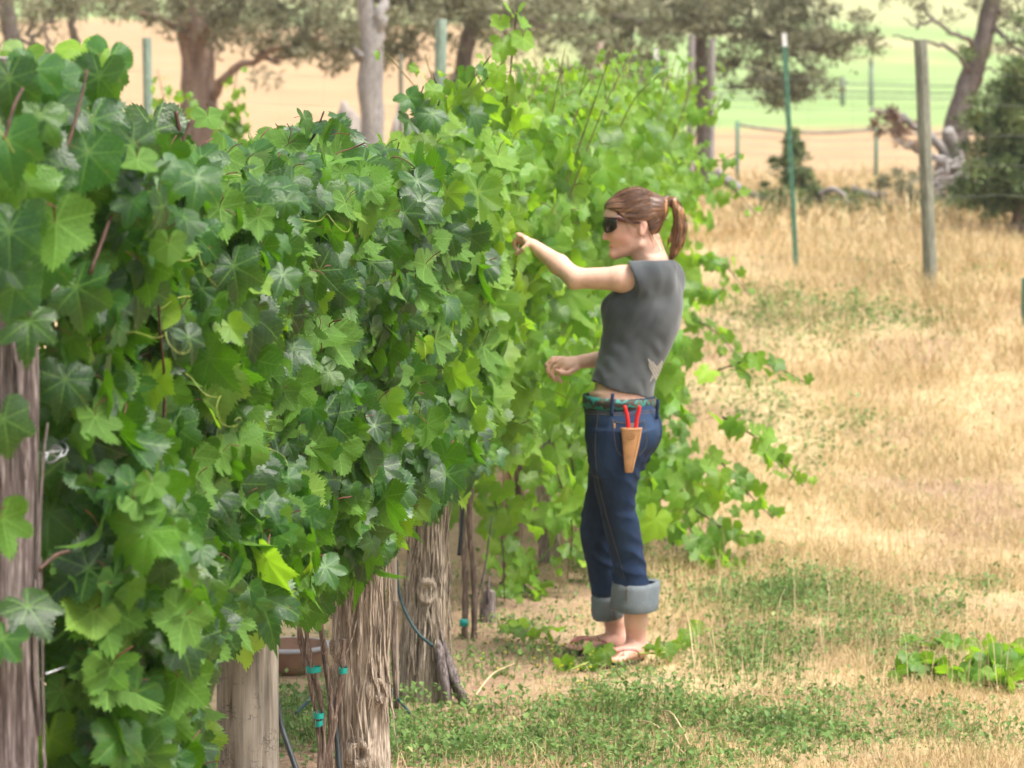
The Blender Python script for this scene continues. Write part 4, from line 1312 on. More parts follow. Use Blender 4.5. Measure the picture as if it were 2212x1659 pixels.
# lips, cheeks and fingers keep a redder skin of their own
lip = np.exp(-(((V - wp(1321, 534)) / [.014, .026, .0105]) ** 2).sum(1))
chk = np.exp(-(((V - wp(1345, 512, -.05)) / [.035, .05, .03]) ** 2).sum(1)) + np.exp(-(((V - wp(1195, 800, .14)) / [.035, .06, .03]) ** 2).sum(1)) + .8 * np.exp(-(((V - wp(1388, 492, -.07)) / [.016, .03, .03]) ** 2).sum(1)) + .7 * np.exp(-(((V - wp(1306, 514)) / [.012, .02, .012]) ** 2).sum(1)) + .7 * (V[:, 2] < .12)
me = mesh('body', [(V - foot0, F)], True, rnd=np.clip(lip, 0, 1))
at_ = me.attributes.new('flush', 'FLOAT', 'POINT')
at_.data.foreach_set('value', np.clip(chk, 0, 1).astype(np.float32))
t = NT('skin')
nz = t.noise(t.coords(), 60, 4)
c = t.mix(t.mapr(nz, .35, .7), (.66, .40, .30), (.73, .46, .35))
c = t.mix(t.math('MULTIPLY', t.attr('flush'), .55), c, (.62, .27, .215))
c = t.mix(t.math('MULTIPLY', t.attr('rnd'), .8), c, (.47, .14, .12))
M['skin'] = t.done(t.bsdf(c, .52, t.bump(nz, .12, .002), .35, **{'Subsurface Weight': .12, 'Subsurface Scale': .01}))
link('body', me, M['skin'], woman)

# t-shirt
lo = np.array([wp(1255, 500)[0], WY - .30, wp(1350, 890)[2]]); hi = np.array([wp(1500, 500)[0], WY + .30, wp(1350, 545)[2]])
T_ = Field(lo, hi, .0042)
slv = Field(lo, hi, .0042)
dirn = np.array([E_[0] - S[0], E_[1] - S[1], E_[2] - S[2]])
slv.cone(wp(1426, 604, -.085), wp(1366, 598, -.130), .052, .0650, 0)
slv.cone(wp(1440, 600, .10), wp(1425, 640, .19), .060, .056, 0)
slv.cone(wp(1440, 580, -.06), wp(1404, 588, -.125), .036, .050, .03)
gX, gY, gZ = slv.grid()
l0, l1 = wp(1350, 552), wp(1386, 640)          # hem of the near sleeve
nrm = np.array([-(l1[2] - l0[2]), l1[0] - l0[0]]); nrm /= np.linalg.norm(nrm)
if nrm[0] > 0: nrm = -nrm
edge = (gX - l0[0]) * nrm[0] + (gZ - l0[2]) * nrm[1] + .35 * np.minimum(0, gY - (WY - .10)) * 0
slv.D = np.maximum(slv.D, np.broadcast_to(edge, slv.D.shape)).astype(np.float32)
zk, cx, cy, a_, b_ = torso_keys(SHIRT, 0)
T_.loft(zk, cx, cy, a_, b_, FANG, 0)
T_.ell(wp(1330, 672, -.06), (.05, .06, .055), .04)
T_.ell(wp(1345, 672, .08), (.05, .06, .055), .04)
h_ = np.clip(.5 + .5 * (T_.D - slv.D) / .055, 0, 1)
T_.D = T_.D + (slv.D - T_.D) * h_ - .055 * h_ * (1 - h_) * .8
# the arm hole stays open where the sleeve ends
sl, (aX, aY, aZ) = T_.box(wp(1200, 640, -.22), wp(1400, 540, -.07))
Pt = np.stack(np.broadcast_arrays(aX, aY, aZ), -1)
# folds: soft diagonal pulls from the arm and gathers at the waist
nb = np.abs(T_.D) < .035
G = T_.points()[nb]
gx_, gz_ = (G[..., 0] - wp(1380, 700)[0]), (G[..., 2] - wp(1380, 700)[2])
low = np.clip((wp(0, 690)[2] - G[..., 2]) / .18, 0, 1)
fold = .0030 * np.sin((gz_ * .7 + gx_ * .8) * 115 + 3 * fbm(G * [9, 9, 7], 2, 2)) * low * np.clip(vnoise(G * [14, 14, 9], 8) + .35, 0, 1)
pull = .0035 * np.sin((gz_ * .45 - gx_ * .9) * 150 + 2 * fbm(G * 8, 4, 2)) * np.clip(1 - np.abs(gz_ - .06) / .14, 0, 1) * np.clip(vnoise(G * 11, 15) + .2, 0, 1)
T_.D[nb] += (fold + pull + .004 * fbm(G * 13, 3, 2)).astype(np.float32)
# neck opening and hem
h0, h1 = wp(1272, 818), wp(1412, 862)
hn = np.array([-(h1[2] - h0[2]), h1[0] - h0[0]]); hn /= np.linalg.norm(hn)
if hn[1] > 0: hn = -hn
gX, gY, gZ = T_.grid()
T_.D = np.maximum(T_.D, np.broadcast_to((gX - h0[0]) * hn[0] + (gZ - h0[2]) * hn[1] + .003 * np.sin(gY * 60), T_.D.shape))
n0, n1 = wp(1372, 561), wp(1450, 561)
T_.D = np.maximum(T_.D, np.broadcast_to(gZ - n0[2] + 0 * gX + 0 * gY, T_.D.shape)).astype(np.float32)
V, F = T_.mesh()
t = NT('shirt_cotton')
nz = t.noise(t.coords(), 9, 4); fw = t.noise(t.coords(), 420, 2)
c = t.mix(t.mapr(nz, .3, .7), (.050, .058, .064), (.074, .083, .090))
M['shirt'] = t.done(t.bsdf(c, .92, t.bump(fw, .25, .001), .15, **{'Sheen Weight': .25, 'Sheen Roughness': .5}))
shirt = link('t_shirt', mesh('t_shirt', [(V - foot0, F)]), M['shirt'], woman)
shirt_bvh = BVHTree.FromPolygons([tuple(q) for q in V], [tuple(int(i) for i in f) for f in F])
hemP = None

def cast(bvh, x, y, off=.0015):
    d = ray(x, y); d = d / np.linalg.norm(d)
    loc, nor, _, _ = bvh.ray_cast(Vector((0, 0, CAM_H)), Vector(d))
    if loc is None: return None
    if nor.dot(Vector(d)) > 0: nor = -nor
    return np.array(loc + nor * off)

# pale winged print low on the back of the shirt
poly = [((1200 + cx_ / 2.765) / 1.1573, (420 + cy_ / 2.765) / 1.1573) for cx_, cy_ in
        ((1160, 1312), (1200, 1345), (1222, 1372), (1262, 1318), (1257, 1375), (1240, 1430), (1222, 1500), (1203, 1448), (1165, 1482), (1192, 1425), (1168, 1375))]
def inside(x, y, pl):
    c_, n_ = False, len(pl)
    for q in range(n_):
        (x1, y1), (x2, y2) = pl[q], pl[(q + 1) % n_]
        if (y1 > y) != (y2 > y) and x < (x2 - x1) * (y - y1) / (y2 - y1) + x1: c_ = not c_
    return c_
st = 1.2
gxs, gys = np.arange(1396, 1440, st), np.arange(770, 842, st)
vid, PV, PF = {}, [], []
def pv(i, j):
    if (i, j) not in vid:
        q = cast(shirt_bvh, gxs[i], gys[j])
        if q is None: vid[(i, j)] = None
        else: vid[(i, j)] = len(PV); PV.append(q)
    return vid[(i, j)]
for i in range(len(gxs) - 1):
    for j in range(len(gys) - 1):
        xc, yc = gxs[i] + st / 2, gys[j] + st / 2
        if inside(xc, yc, poly) and not (math.sin((xc * .9 - yc * .5) * 1.1) > .86):
            ids = [pv(i, j), pv(i, j + 1), pv(i + 1, j + 1), pv(i + 1, j)]
            if None not in ids: PF.append(ids)
M['print'] = plain('shirt_print', (.42, .41, .38), .9, .25, 200, .1)
link('print', mesh('print', [(np.array(PV) - foot0, np.array(PF))]), M['print'], shirt)

# jeans
lo = np.array([wp(1235, 900)[0], WY - .30, wp(1350, 1300)[2]]); hi = np.array([wp(1445, 900)[0], WY + .34, wp(1350, 855)[2]])
J = Field(lo, hi, .0042)
zk, cx, cy, a_, b_ = torso_keys(HIPS, 0)
J.loft(zk, cx, cy, a_, b_, FANG, 0)
J.ell(wp(1385, 930, -.075), (.062, .07, .07), .05); J.ell(wp(1392, 930, .08), (.055, .07, .07), .05)
def leg(rows):
    zk, cx, cy, a, b = [], [], [], [], []
    for (y, x0, x1, dy, bb) in rows:
        p0, p1 = wp(x0, y, dy), wp(x1, y, dy)
        zk.append(p0[2]); cx.append((p0[0] + p1[0]) / 2); cy.append(WY + dy); a.append((p1[0] - p0[0]) / 2); b.append(bb)
    return zk, cx, cy, a, b
LEG1 = [(930, 1272, 1414, -.085, .088), (985, 1275, 1398, -.085, .092), (1030, 1281, 1380, -.08, .088), (1062, 1287, 1373, -.075, .08), (1100, 1296, 1375, -.06, .074), (1140, 1305, 1382, -.04, .07), (1185, 1315, 1389, -.02, .067), (1225, 1321, 1396, -.01, .067), (1262, 1324, 1403, 0, .07), (1300, 1324, 1405, .005, .07)]
LEG2 = [(940, 1266, 1400, .09, .085), (1000, 1272, 1390, .10, .09), (1062, 1268, 1362, .12, .085), (1100, 1257, 1348, .135, .078), (1130, 1251, 1340, .14, .074), (1160, 1253, 1338, .15, .072), (1200, 1262, 1342, .16, .07), (1250, 1274, 1345, .165, .07), (1295, 1280, 1346, .17, .07)]
J.loft(*leg(LEG1), 0, .025)
J.loft(*leg(LEG2), 0, .025)
nb = np.abs(J.D) < .035
G = J.points()[nb]
zz = G[..., 2]
wr = np.exp(-((zz - wp(0, 1010)[2]) / .07) ** 2) + .9 * np.exp(-((zz - wp(0, 1120)[2]) / .08) ** 2) + .9 * np.exp(-((zz - wp(0, 1215)[2]) / .06) ** 2)
crease = .0085 * (np.abs(np.sin(.5 * (zz + (G[..., 0] - .4) * .8) * 105 + 2 * fbm(G * [8, 8, 6], 21, 2))) - .6) * wr * np.clip(vnoise(G * [9, 9, 12], 23) + .45, 0, 1)
J.D[nb] += (crease + .0035 * fbm(G * 14, 25, 2)).astype(np.float32)
V, F = J.mesh()
jeans_bvh = BVHTree.FromPolygons([tuple(q) for q in V], [tuple(int(i) for i in f) for f in F])
fade = np.exp(-(((V - wp(1400, 925, -.1)) / [.06, .12, .05]) ** 2).sum(1)) + .8 * np.exp(-(((V - wp(1320, 890, -.1)) / [.12, .2, .03]) ** 2).sum(1)) + .5 * np.exp(-(((V - wp(1345, 1180, -.1)) / [.03, .1, .09]) ** 2).sum(1)) + .4 * np.exp(-(((V - wp(1300, 1010, -.15)) / [.03, .1, .1]) ** 2).sum(1))
t = NT('denim')
n1 = t.noise(t.coords((1, 1, .35)), 60, 4); n2 = t.noise(t.coords((1, 1, 3)), 330, 2); n3 = t.noise(t.coords((1, 1, .6)), 11, 3)
c = t.mix(t.mapr(n3, .3, .7), (.007, .017, .046), (.013, .031, .076))
c = t.mix(t.math('MULTIPLY', t.attr('rnd'), .75), c, (.035, .07, .14))
c = t.mix(t.mapr(n1, .5, .75, 0, .4), c, (.026, .05, .10))
M['denim'] = t.done(t.bsdf(c, .85, t.bump(t.math('ADD', n2, n1), .35, .0015), .2))
jeans = link('jeans', mesh('jeans', [(V - foot0, F)], True, rnd=np.clip(fade, 0, 1)), M['denim'], woman)

# rolled cuffs
t = NT('denim_inside')
n1 = t.noise(t.coords((1, 1, 2)), 260, 3); n2 = t.noise(t.coords(), 12, 3)
c = t.mix(t.mapr(n2, .3, .7), (.15, .18, .20), (.22, .245, .26))
c = t.mix(t.mapr(n1, .35, .7, 0, .55), c, (.09, .12, .15))
M['cuff'] = t.done(t.bsdf(c, .9, t.bump(n1, .8, .003), .15))
def cuff(x0, x1, y0, y1, dy, bb, tilt, seed):
    n = 72
    a = np.linspace(0, 2 * math.pi, n, endpoint=False)
    rows = [(-.014, 0.0), (-.003, -.004), (0, .004), (.0015, .03), (.002, .06), (.001, .085), (-.003, 1.0), (-.012, 1.0), (-.014, .6)]
    rows = [(-.016, .06), (-.003, 0.0), (.000, .015), (.0025, .2), (.0015, .45), (.003, .7), (.0015, .97), (-.001, 1.0), (-.006, .99), (-.012, .9), (-.014, .5)]
    p0, p1 = wp(x0, y0, dy), wp(x1, y0, dy)
    zT, zB = p0[2], wp(x0, y1, dy)[2]
    cx_, rx = (p0[0] + p1[0]) / 2, (p1[0] - p0[0]) / 2
    V = []
    for (o, tt) in rows:
        wob = .0035 * np.sin(a * 3 + seed) + .0028 * np.sin(a * 5 + seed * 2 + tt * 3) + .0016 * np.sin(a * 11 + tt * 5 + seed)
        X = cx_ + (rx + o + wob) * np.cos(a); Y = WY + dy + (bb + o + wob) * np.sin(a)
        Z = zT + (zB - zT) * tt + tilt * (X - cx_) + .004 * np.sin(a * 2 + seed)
        V.append(np.stack([X, Y, Z], -1))
    m = len(rows)
    V = np.concatenate(V)
    i, j = np.meshgrid(np.arange(m - 1), np.arange(n), indexing='ij')
    F = np.stack([i * n + j, (i + 1) * n + j, (i + 1) * n + (j + 1) % n, i * n + (j + 1) % n], -1).reshape(-1, 4)
    o = link('cuff', mesh('cuff', [(V - foot0, F)]), M['cuff'], jeans)
    # outer side seam of the turned-up leg
    sx = -.03 if seed == 1 else .02
    P = np.array([[cx_ + sx, WY + dy - (bb + .0075) * math.sqrt(max(.1, 1 - (sx / rx) ** 2)), zT + (zB - zT) * q] for q in np.linspace(.04, .96, 8)])
    link('seam', mesh('seam', [tube(P - foot0, .0028, 5)]), M['stitch'], o)
M['stitch'] = plain('stitch', (.13, .10, .07), .8, .3, 60, .2)
cuff(1320, 1421, 1257, 1318, .003, .079, .03, 1)
cuff(1278, 1347, 1283, 1334, .17, .075, .05, 2)

def stitch(pts, r=.0011, mat='stitch', name='stitching', parent=jeans, n=26, off=.001):
    Pp = spline(np.array([[x, y, 0] for x, y in pts]), n)
    Q = [cast(jeans_bvh, x, y, off) for x, y, _ in Pp]
    Q = [q for q in Q if q is not None]
    if len(Q) > 3: link(name, mesh(name, [tube(np.array(Q) - foot0, r, 5)]), M[mat], parent)
stitch([(1322, 905), (1332, 912), (1345, 914), (1372, 916), (1392, 908)])
stitch([(1324, 907), (1328, 950), (1334, 975), (1352, 990)])
stitch([(1392, 909), (1396, 940), (1394, 965), (1380, 985)])
stitch([(1265, 888), (1300, 890), (1350, 892), (1418, 886)])
stitch([(1266, 893), (1300, 895), (1350, 897), (1419, 891)])
stitch([(1292, 895), (1286, 960), (1290, 1020), (1302, 1080), (1318, 1140), (1336, 1200), (1350, 1252)], .0009)
M['patch'] = plain('tan_patch', (.36, .2, .09), .8, .2, 40, .2)
stitch([(1327, 915), (1327, 926)], .0042, 'patch', 'label_tab', n=6)

# belt with a teal swirl pattern, belt loops
t = NT('belt')
v = t.coords((1, 1, 1))
wv = t.n('ShaderNodeTexWave', wave_type='RINGS'); wv.inputs['Scale'].default_value = 9; wv.inputs['Distortion'].default_value = 9; wv.inputs['Detail Scale'].default_value = 3
t.l(v, wv.inputs['Vector'])
c = t.mix(t.mapr(wv.outputs['Fac'], .62, .7), (.035, .03, .022), (.02, .20, .17))
c = t.mix(t.mapr(t.noise(v, 26, 2), .55, .6, 0, .8), c, (.09, .05, .025))
M['belt'] = t.done(t.bsdf(c, .6, t.bump(wv.outputs['Fac'], .3, .002), .35))
def band(y_l, y_r, y_l2, y_r2, off, mat, name, parent, slab=.004, wob=0.0):
    zk, cx, cy, a_, b_ = torso_keys(HIPS, off)
    o = np.argsort(zk); zk, cx, cy, a_, b_ = [np.asarray(q)[o] for q in (zk, cx, cy, a_, b_)]
    n = 90
    th = np.linspace(0, 2 * math.pi, n, endpoint=False)
    u = np.cos(th)
    rows = []
    xl, xr = wp(1262, 860)[0], wp(1418, 860)[0]
    for (tt, of) in ((0, -slab), (0, 0), (.5, .001), (1, 0), (1, -slab)):
        zm = (wp(0, 860)[2])
        A, Bb = np.interp(zm, zk, a_) + of, np.interp(zm, zk, b_) + of
        c0, s0 = math.cos(FANG), math.sin(FANG)
        X = np.interp(zm, zk, cx) + A * np.cos(th) * c0 - Bb * np.sin(th) * s0
        Y = np.interp(zm, zk, cy) + A * np.cos(th) * s0 + Bb * np.sin(th) * c0
        fx = np.clip((X - xl) / (xr - xl), 0, 1)
        yt = y_l + (y_r - y_l) * fx; yb = y_l2 + (y_r2 - y_l2) * fx
        Z = (1 - tt) * wp(0, 0)[2] * 0 + np.interp(yt + (yb - yt) * tt, [700, 1000], [wp(1340, 700)[2], wp(1340, 1000)[2]])
        rows.append(np.stack([X, Y, Z], -1))
    V = np.concatenate(rows); m = len(rows)
    i, j = np.meshgrid(np.arange(m - 1), np.arange(n), indexing='ij')
    F = np.stack([i * n + j, (i + 1) * n + j, (i + 1) * n + (j + 1) % n, i * n + (j + 1) % n], -1).reshape(-1, 4)
    return link(name, mesh(name, [(V - foot0, F)]), M[mat], parent)
band(852, 868, 888, 892, .004, 'denim', 'waistband', jeans)
band(850, 860, 879, 878, .009, 'belt', 'belt', woman)
for (x, y0, y1) in ((1322, 842, 890), (1413, 858, 900)):
    q0, q1 = cast(jeans_bvh, x, y1, .014), cast(jeans_bvh, x, y1 - 6, .014)
    if q0 is None: q0 = wp(x, y1, -.12)
    P = np.array([[q0[0] + (q - .5) * -.004, q0[1] - .004, wp(x, y0 + (y1 - y0) * q)[2]] for q in np.linspace(0, 1, 6)])
    link('belt_loop', mesh('belt_loop', [tube(P - foot0, .006, 8)]), M['denim'], jeans)

# hair
hairline = [(1300, 466), (1307, 450), (1322, 455), (1345, 468), (1366, 475), (1382, 474), (1395, 480), (1402, 500), (1410, 518), (1420, 528), (1436, 520), (1460, 480), (1460, 395), (1295, 395)]
lo = np.array([wp(1290, 480)[0], WY - .12, wp(1370, 565)[2]]); hi = np.array([wp(1490, 480)[0], WY + .12, wp(1370, 392)[2]])
Hf = Field(lo, hi, .0036)
Hf.ell(wp(1371, 468), (.101, .0805, .100), 0)
Hf.ell(wp(1418, 448), (.04, .045, .042), .03)
Hf.ell(wp(1328, 450), (.034, .058, .034), .02)
HX, HZ = np.meshgrid(Hf.ax[0], Hf.ax[2], indexing='ij')
pp = np.array([wp(x, y)[[0, 2]] for x, y in hairline])
d2 = np.full(HX.shape, 9.0); ins = np.zeros(HX.shape, bool)
for q in range(len(pp)):
    a0, b0 = pp[q], pp[(q + 1) % len(pp)]
    e = b0 - a0
    tt = np.clip(((HX - a0[0]) * e[0] + (HZ - a0[1]) * e[1]) / (e @ e), 0, 1)
    d2 = np.minimum(d2, np.hypot(HX - a0[0] - tt * e[0], HZ - a0[1] - tt * e[1]))
    cr = ((a0[1] > HZ) != (b0[1] > HZ)) & (HX < (b0[0] - a0[0]) * (HZ - a0[1]) / (b0[1] - a0[1] + 1e-12) + a0[0])
    ins ^= cr
sd2 = np.where(ins, -d2, d2)
k_ = .008
A_, B_ = Hf.D, np.broadcast_to(sd2[:, None, :], Hf.D.shape)
h_ = np.clip(.5 - .5 * (A_ - B_) / k_, 0, 1)
Hf.D = (A_ + (B_ - A_) * h_ + k_ * h_ * (1 - h_)).astype(np.float32)
TAIL = [(1428, 440, 0), (1440, 432, 0), (1455, 437, -.005), (1466, 458, -.008), (1470, 490, -.010), (1466, 520, -.010), (1456, 545, -.008), (1449, 558, -.006)]
TR_ = [.016, .0125, .016, .019, .022, .021, .014, .004]
for q in range(len(TAIL) - 1):
    Hf.cone(wp(*TAIL[q]), wp(*TAIL[q + 1]), TR_[q], TR_[q + 1], .008)
Hf.cone(wp(1464, 478, .005), wp(1447, 520, .01), .010, .007, .01)
Hf.cone(wp(1446, 520, .01), wp(1440, 535, .01), .007, .002, .006)
nb = np.abs(Hf.D) < .03
G = Hf.points()[nb]
tie = wp(1434, 440)
dv = G - tie
ra = np.linalg.norm(dv, axis=-1)
azm = np.arctan2(dv[..., 1], dv[..., 2] + .02)
tail = G[..., 0] > wp(1437, 0)[0]
sN = np.where(tail, fbm(G * [150, 150, 9], 61, 2), fbm(np.stack([azm * 13, ra * 6, dv[..., 0] * 5], -1), 62, 2))
Hf.D[nb] += (.0028 * sN * np.where(tail, 1, np.clip((ra - .03) / .06, 0, 1))).astype(np.float32)
V, F = Hf.mesh()
dv = V - tie; ra = np.linalg.norm(dv, axis=1); azm = np.arctan2(dv[:, 1], dv[:, 2] + .02)
tail = V[:, 0] > wp(1437, 0)[0]
strk = np.where(tail, fbm(V * [170, 170, 8], 71, 2), fbm(np.stack([azm * 15, ra * 7, dv[:, 0] * 4], -1), 72, 2)) * .5 + .5
t = NT('hair')
c = t.ramp(t.attr('rnd'), [(.1, (.035, .018, .012)), (.45, (.10, .044, .020)), (.7, (.20, .092, .038)), (.95, (.40, .21, .09))])
M['hair'] = t.done(t.bsdf(c, .42, None, .5, **{'Anisotropic': .4}))
hair = link('hair', mesh('hair', [(V - foot0, F)], True, rnd=np.clip(np.where(tail, strk + .12, .42 + (strk - .42) * np.clip((ra - .03) / .06, 0, 1)), 0, 1)), M['hair'], woman)
hr = np.random.default_rng(5)
hc, hrad = wp(1371, 468), np.array([.102, .0815, .101])
sparts, srn = [], []
ppx = [tuple(q) for q in hairline]
tdir = (tie - hc) / hrad; tdir /= np.linalg.norm(tdir)
k = 0
while k < 420:              # combed strands from the hairline back to the tie
    d = hr.normal(0, 1, 3); d /= np.linalg.norm(d)
    p = hc + d * hrad
    x_, y_, _ = proj(p)
    if not inside(x_, y_, ppx) or d[0] > .55 or d[2] < -.75: continue
    om = math.acos(np.clip(d @ tdir, -1, 1))
    if om < .15: continue
    tt = np.linspace(0, max(.3, 1 - .22 / om), 11)[:, None]
    Q = (np.sin((1 - tt) * om) * d + np.sin(tt * om) * tdir) / math.sin(om)
    lift = 1.0 + .012 * hr.random() + (.05 * hr.random() if hr.random() < .06 else 0) * np.sin(tt * math.pi)
    Q = hc + Q * hrad * lift + hr.normal(0, .0006, (11, 3))
    sparts.append(tube(Q, np.linspace(.0011, .0008, 11), 4, False)); srn.append(np.full(44, np.clip(hr.normal(.46, .17), 0, 1))); k += 1
tw_ = np.array([wp(*q) for q in TAIL])
for k in range(240):        # ponytail strands, spreading towards the ends
    o = hr.normal(0, 1, 3); o /= np.linalg.norm(o); o *= hr.random() ** .5
    end = hr.integers(6, 9)
    pts = [tw_[q] + o * TR_[q] * (1.02 + .06 * q * hr.random()) for q in range(1, min(end, 8))]
    if end == 8: pts.append(tw_[7] + o * .016 + [hr.normal(.004, .006), 0, -hr.uniform(.0, .035)])
    Q = spline(pts, 14) + np.cumsum(hr.normal(0, .0006, (14, 3)), 0)
    sparts.append(tube(Q, np.linspace(.0013, .0006, 14), 4, False)); srn.append(np.full(56, np.clip(hr.normal(.58, .2), 0, 1)))
for k in range(26):         # wisps at the temple and nape
    o = hr.normal(0, .006, 3)
    if k < 14: pts = [wp(1340 + 2 * k, 462 + k, -.074) + o, wp(1350 + k, 474 + k, -.078) + o, wp(1356 + k * 1.5, 492 + k * hr.uniform(0, 1.5), -.074) + o * 2]
    else: pts = [wp(1408, 505, -.05) + o * 2, wp(1418, 522, -.045) + o * 3, wp(1424, 538, -.04) + o * 3]
    Q = spline(pts, 9)
    sparts.append(tube(Q, np.linspace(.0009, .0005, 9), 4, False)); srn.append(np.full(36, np.clip(hr.normal(.55, .2), 0, 1)))
tag(link('hair_strands', mesh('hair_strands', [(V_ - foot0, F_) for V_, F_ in sparts], True, rnd=np.concatenate(srn)), M['hair'], hair), kind='stuff')
th = np.linspace(0, 2 * math.pi, 30, endpoint=False)
V = np.concatenate([wp(1433, 439) - foot0 + np.stack([np.full(30, dx), .0165 * np.cos(th), .0165 * np.sin(th)], -1) for dx in (-.006, .006)])
k = np.arange(30)
M['hairband'] = plain('hair_tie', (.03, .02, .02), .7, .2, 30, .1)
link('hair_tie', mesh('hair_tie', [(V, np.stack([k, (k + 1) % 30, 30 + (k + 1) % 30, 30 + k], -1))]), M['hairband'], hair)

# sunglasses
t = NT('lens')
M['lens'] = t.done(t.bsdf((.018, .009, .008), .08, None, .6))
M['frame'] = plain('tortoise_frame', (.10, .025, .015), .25, .7, 40, .02, .5)
gc_ = wp(1350, 484)
glasses = link('sunglasses', None, None, woman)
def shell(phi, top, bot, A, Bq, thick, sgn):
    V = []
    for off in (0, thick):
        for f in np.linspace(0, 1, 7):
            zt = top + (bot - top) * f
            bul = .004 * math.sin(math.pi * f)
            V.append(np.stack([gc_[0] - (A + off + bul) * np.cos(phi), gc_[1] - sgn * (Bq + off + bul) * np.sin(phi), zt], -1))
    V = np.concatenate(V); n = len(phi)
    F = []
    for s0 in (0, 7):
        for r in range(6):
            for q in range(n - 1):
                a0 = (s0 + r) * n + q
                F.append([a0, a0 + 1, a0 + n + 1, a0 + n])
    for r in range(6):
        for q in (0, n - 1):
            F.append([r * n + q, (r + 1) * n + q, (8 + r) * n + q, (7 + r) * n + q])
    for q in range(n - 1):
        F.append([q, q + 1, 7 * n + q + 1, 7 * n + q]); F.append([6 * n + q, 6 * n + q + 1, 13 * n + q + 1, 13 * n + q])
    return V, np.array(F)
for sgn in (1, -1):
    phi = np.linspace(rad(9), rad(66), 22)
    f = (phi - phi[0]) / (phi[-1] - phi[0])
    z_t = wp(0, 471)[2] - .004 * (1 - f) ** 2
    z_b = wp(0, 503)[2] + .020 * np.clip(np.abs(f - .45) / .55, 0, 1) ** 2.2
    Vv, Ff = shell(phi, z_t, z_b, .0735, .069, .0025, sgn)
    link('lens', mesh('lens', [(Vv - foot0, Ff)]), M['lens'], glasses)
    P = np.array([[gc_[0] - .076 * math.cos(q), gc_[1] - sgn * .0715 * math.sin(q), wp(0, 471)[2] + .0015] for q in np.linspace(rad(0), rad(68), 14)])
    link('rim', mesh('rim', [tube(P - foot0, .0026, 6)]), M['frame'], glasses)
    P = spline([P[-1], wp(1348, 476, -sgn * .072), wp(1365, 480, -sgn * .073), wp(1384, 481, -sgn * .074)], 12)
    Vt = np.concatenate([P + [0, 0, h] - foot0 for h in np.array([.008, -.008])])
    w_ = np.linspace(.0105, .0035, 12)
    Vt = np.concatenate([P + np.stack([0 * w_, 0 * w_ - sgn * e, s_ * w_], -1) - foot0 for e in (0, .003) for s_ in (1, -1)])
    q = np.arange(11)
    Ff = np.concatenate([np.stack([a0 * 12 + q, a0 * 12 + q + 1, b0 * 12 + q + 1, b0 * 12 + q], -1) for a0, b0 in ((0, 1), (3, 2), (2, 0), (1, 3))])
    link('temple', mesh('temple', [(Vt, Ff)]), M['frame'], glasses)

# sandals
M['sole'] = plain('sandal_sole', (.03, .035, .02), .8, .3, 30, .2)
M['strap'] = plain('sandal_strap', (.55, .22, .2), .6, .2, 30, .1)
for (heel, ball, d, sd, g) in FT:
    n = 40
    th = np.linspace(0, 2 * math.pi, n, endpoint=False)
    L = .125
    mid = (heel + ball) / 2 + d * .03
    prof = L * np.cos(th); wd = (.036 + .010 * np.cos(th)) * np.sin(th)
    ring = np.array([mid[0], mid[1], 0]) + np.outer(prof, d) + np.outer(wd, sd)
    V = np.concatenate([ring + [0, 0, g - .018], ring + [0, 0, g - .003], [[mid[0], mid[1], g - .003]]])
    k = np.arange(n)
    sdl = link('sandal', None, None, woman)
    link('sole', mesh('sole', [(V - foot0, [np.stack([k, (k + 1) % n, n + (k + 1) % n, n + k], -1), np.stack([n + k, n + (k + 1) % n, np.full(n, 2 * n)], -1)])], False), M['sole'], sdl)
    for s_ in (-1, 1):
        P = spline([ball + d * .045 + [0, 0, .012], ball + d * .015 + sd * s_ * .018 + [0, 0, .026], (heel + ball) / 2 + d * .01 + sd * s_ * .034 + [0, 0, .012], (heel + ball) / 2 - d * .01 + sd * s_ * .042 + [0, 0, -.02]], 10)
        link('strap', mesh('strap', [tube(P - foot0, .005, 6)]), M['strap'], sdl)

# leather holster in the back pocket, shears in the holster
hp = cast(jeans_bvh, 1364, 940, .006)
yh = hp[1] - WY - .012
def hx(x, y, dd=0.0): return wp(x, y, yh + dd)
rows = []
for (y, x0, x1, th_) in ((924, 1340, 1387, .017), (926, 1340, 1387, .018), (945, 1343, 1384, .016), (970, 1345.5, 1379, .013), (1000, 1348, 1371.5, .010), (1018, 1349.5, 1367.5, .008), (1021, 1351, 1366, .005)):
    p0, p1 = hx(x0, y), hx(x1, y)
    c_, r_ = (p0 + p1) / 2, (p1[0] - p0[0]) / 2
    th = np.linspace(0, 2 * math.pi, 32, endpoint=False)
    rows.append(np.stack([c_[0] + r_ * np.sign(np.cos(th)) * np.abs(np.cos(th)) ** .8, c_[1] + th_ * .8 * np.sin(th), np.full(32, c_[2])], -1))
inner = []
for y, f in ((924, .86), (960, .75)):
    p0, p1 = hx(1340, y), hx(1387, y)
    c_, r_ = (p0 + p1) / 2, (p1[0] - p0[0]) / 2 * f
    inner.append(np.stack([c_[0] + r_ * np.cos(th), c_[1] + .012 * np.sin(th) * f, np.full(32, c_[2] + .0)], -1))
R = inner[::-1] + rows
V = np.concatenate(R); n = 32
i, j = np.meshgrid(np.arange(len(R) - 1), np.arange(n), indexing='ij')
F = np.stack([i * n + j, (i + 1) * n + j, (i + 1) * n + (j + 1) % n, i * n + (j + 1) % n], -1).reshape(-1, 4)
hb = hx(1358, 1021)
holster = empty('shear_holster', hb, 'tan leather holster hanging on the back pocket of the jeans', 'holster')
M['leather'] = plain('tan_leather', (.46, .235, .10), .6, .22, 26, .25)
M['leather_dark'] = plain('stamped_leather', (.30, .145, .06), .65, .2, 26, .2)
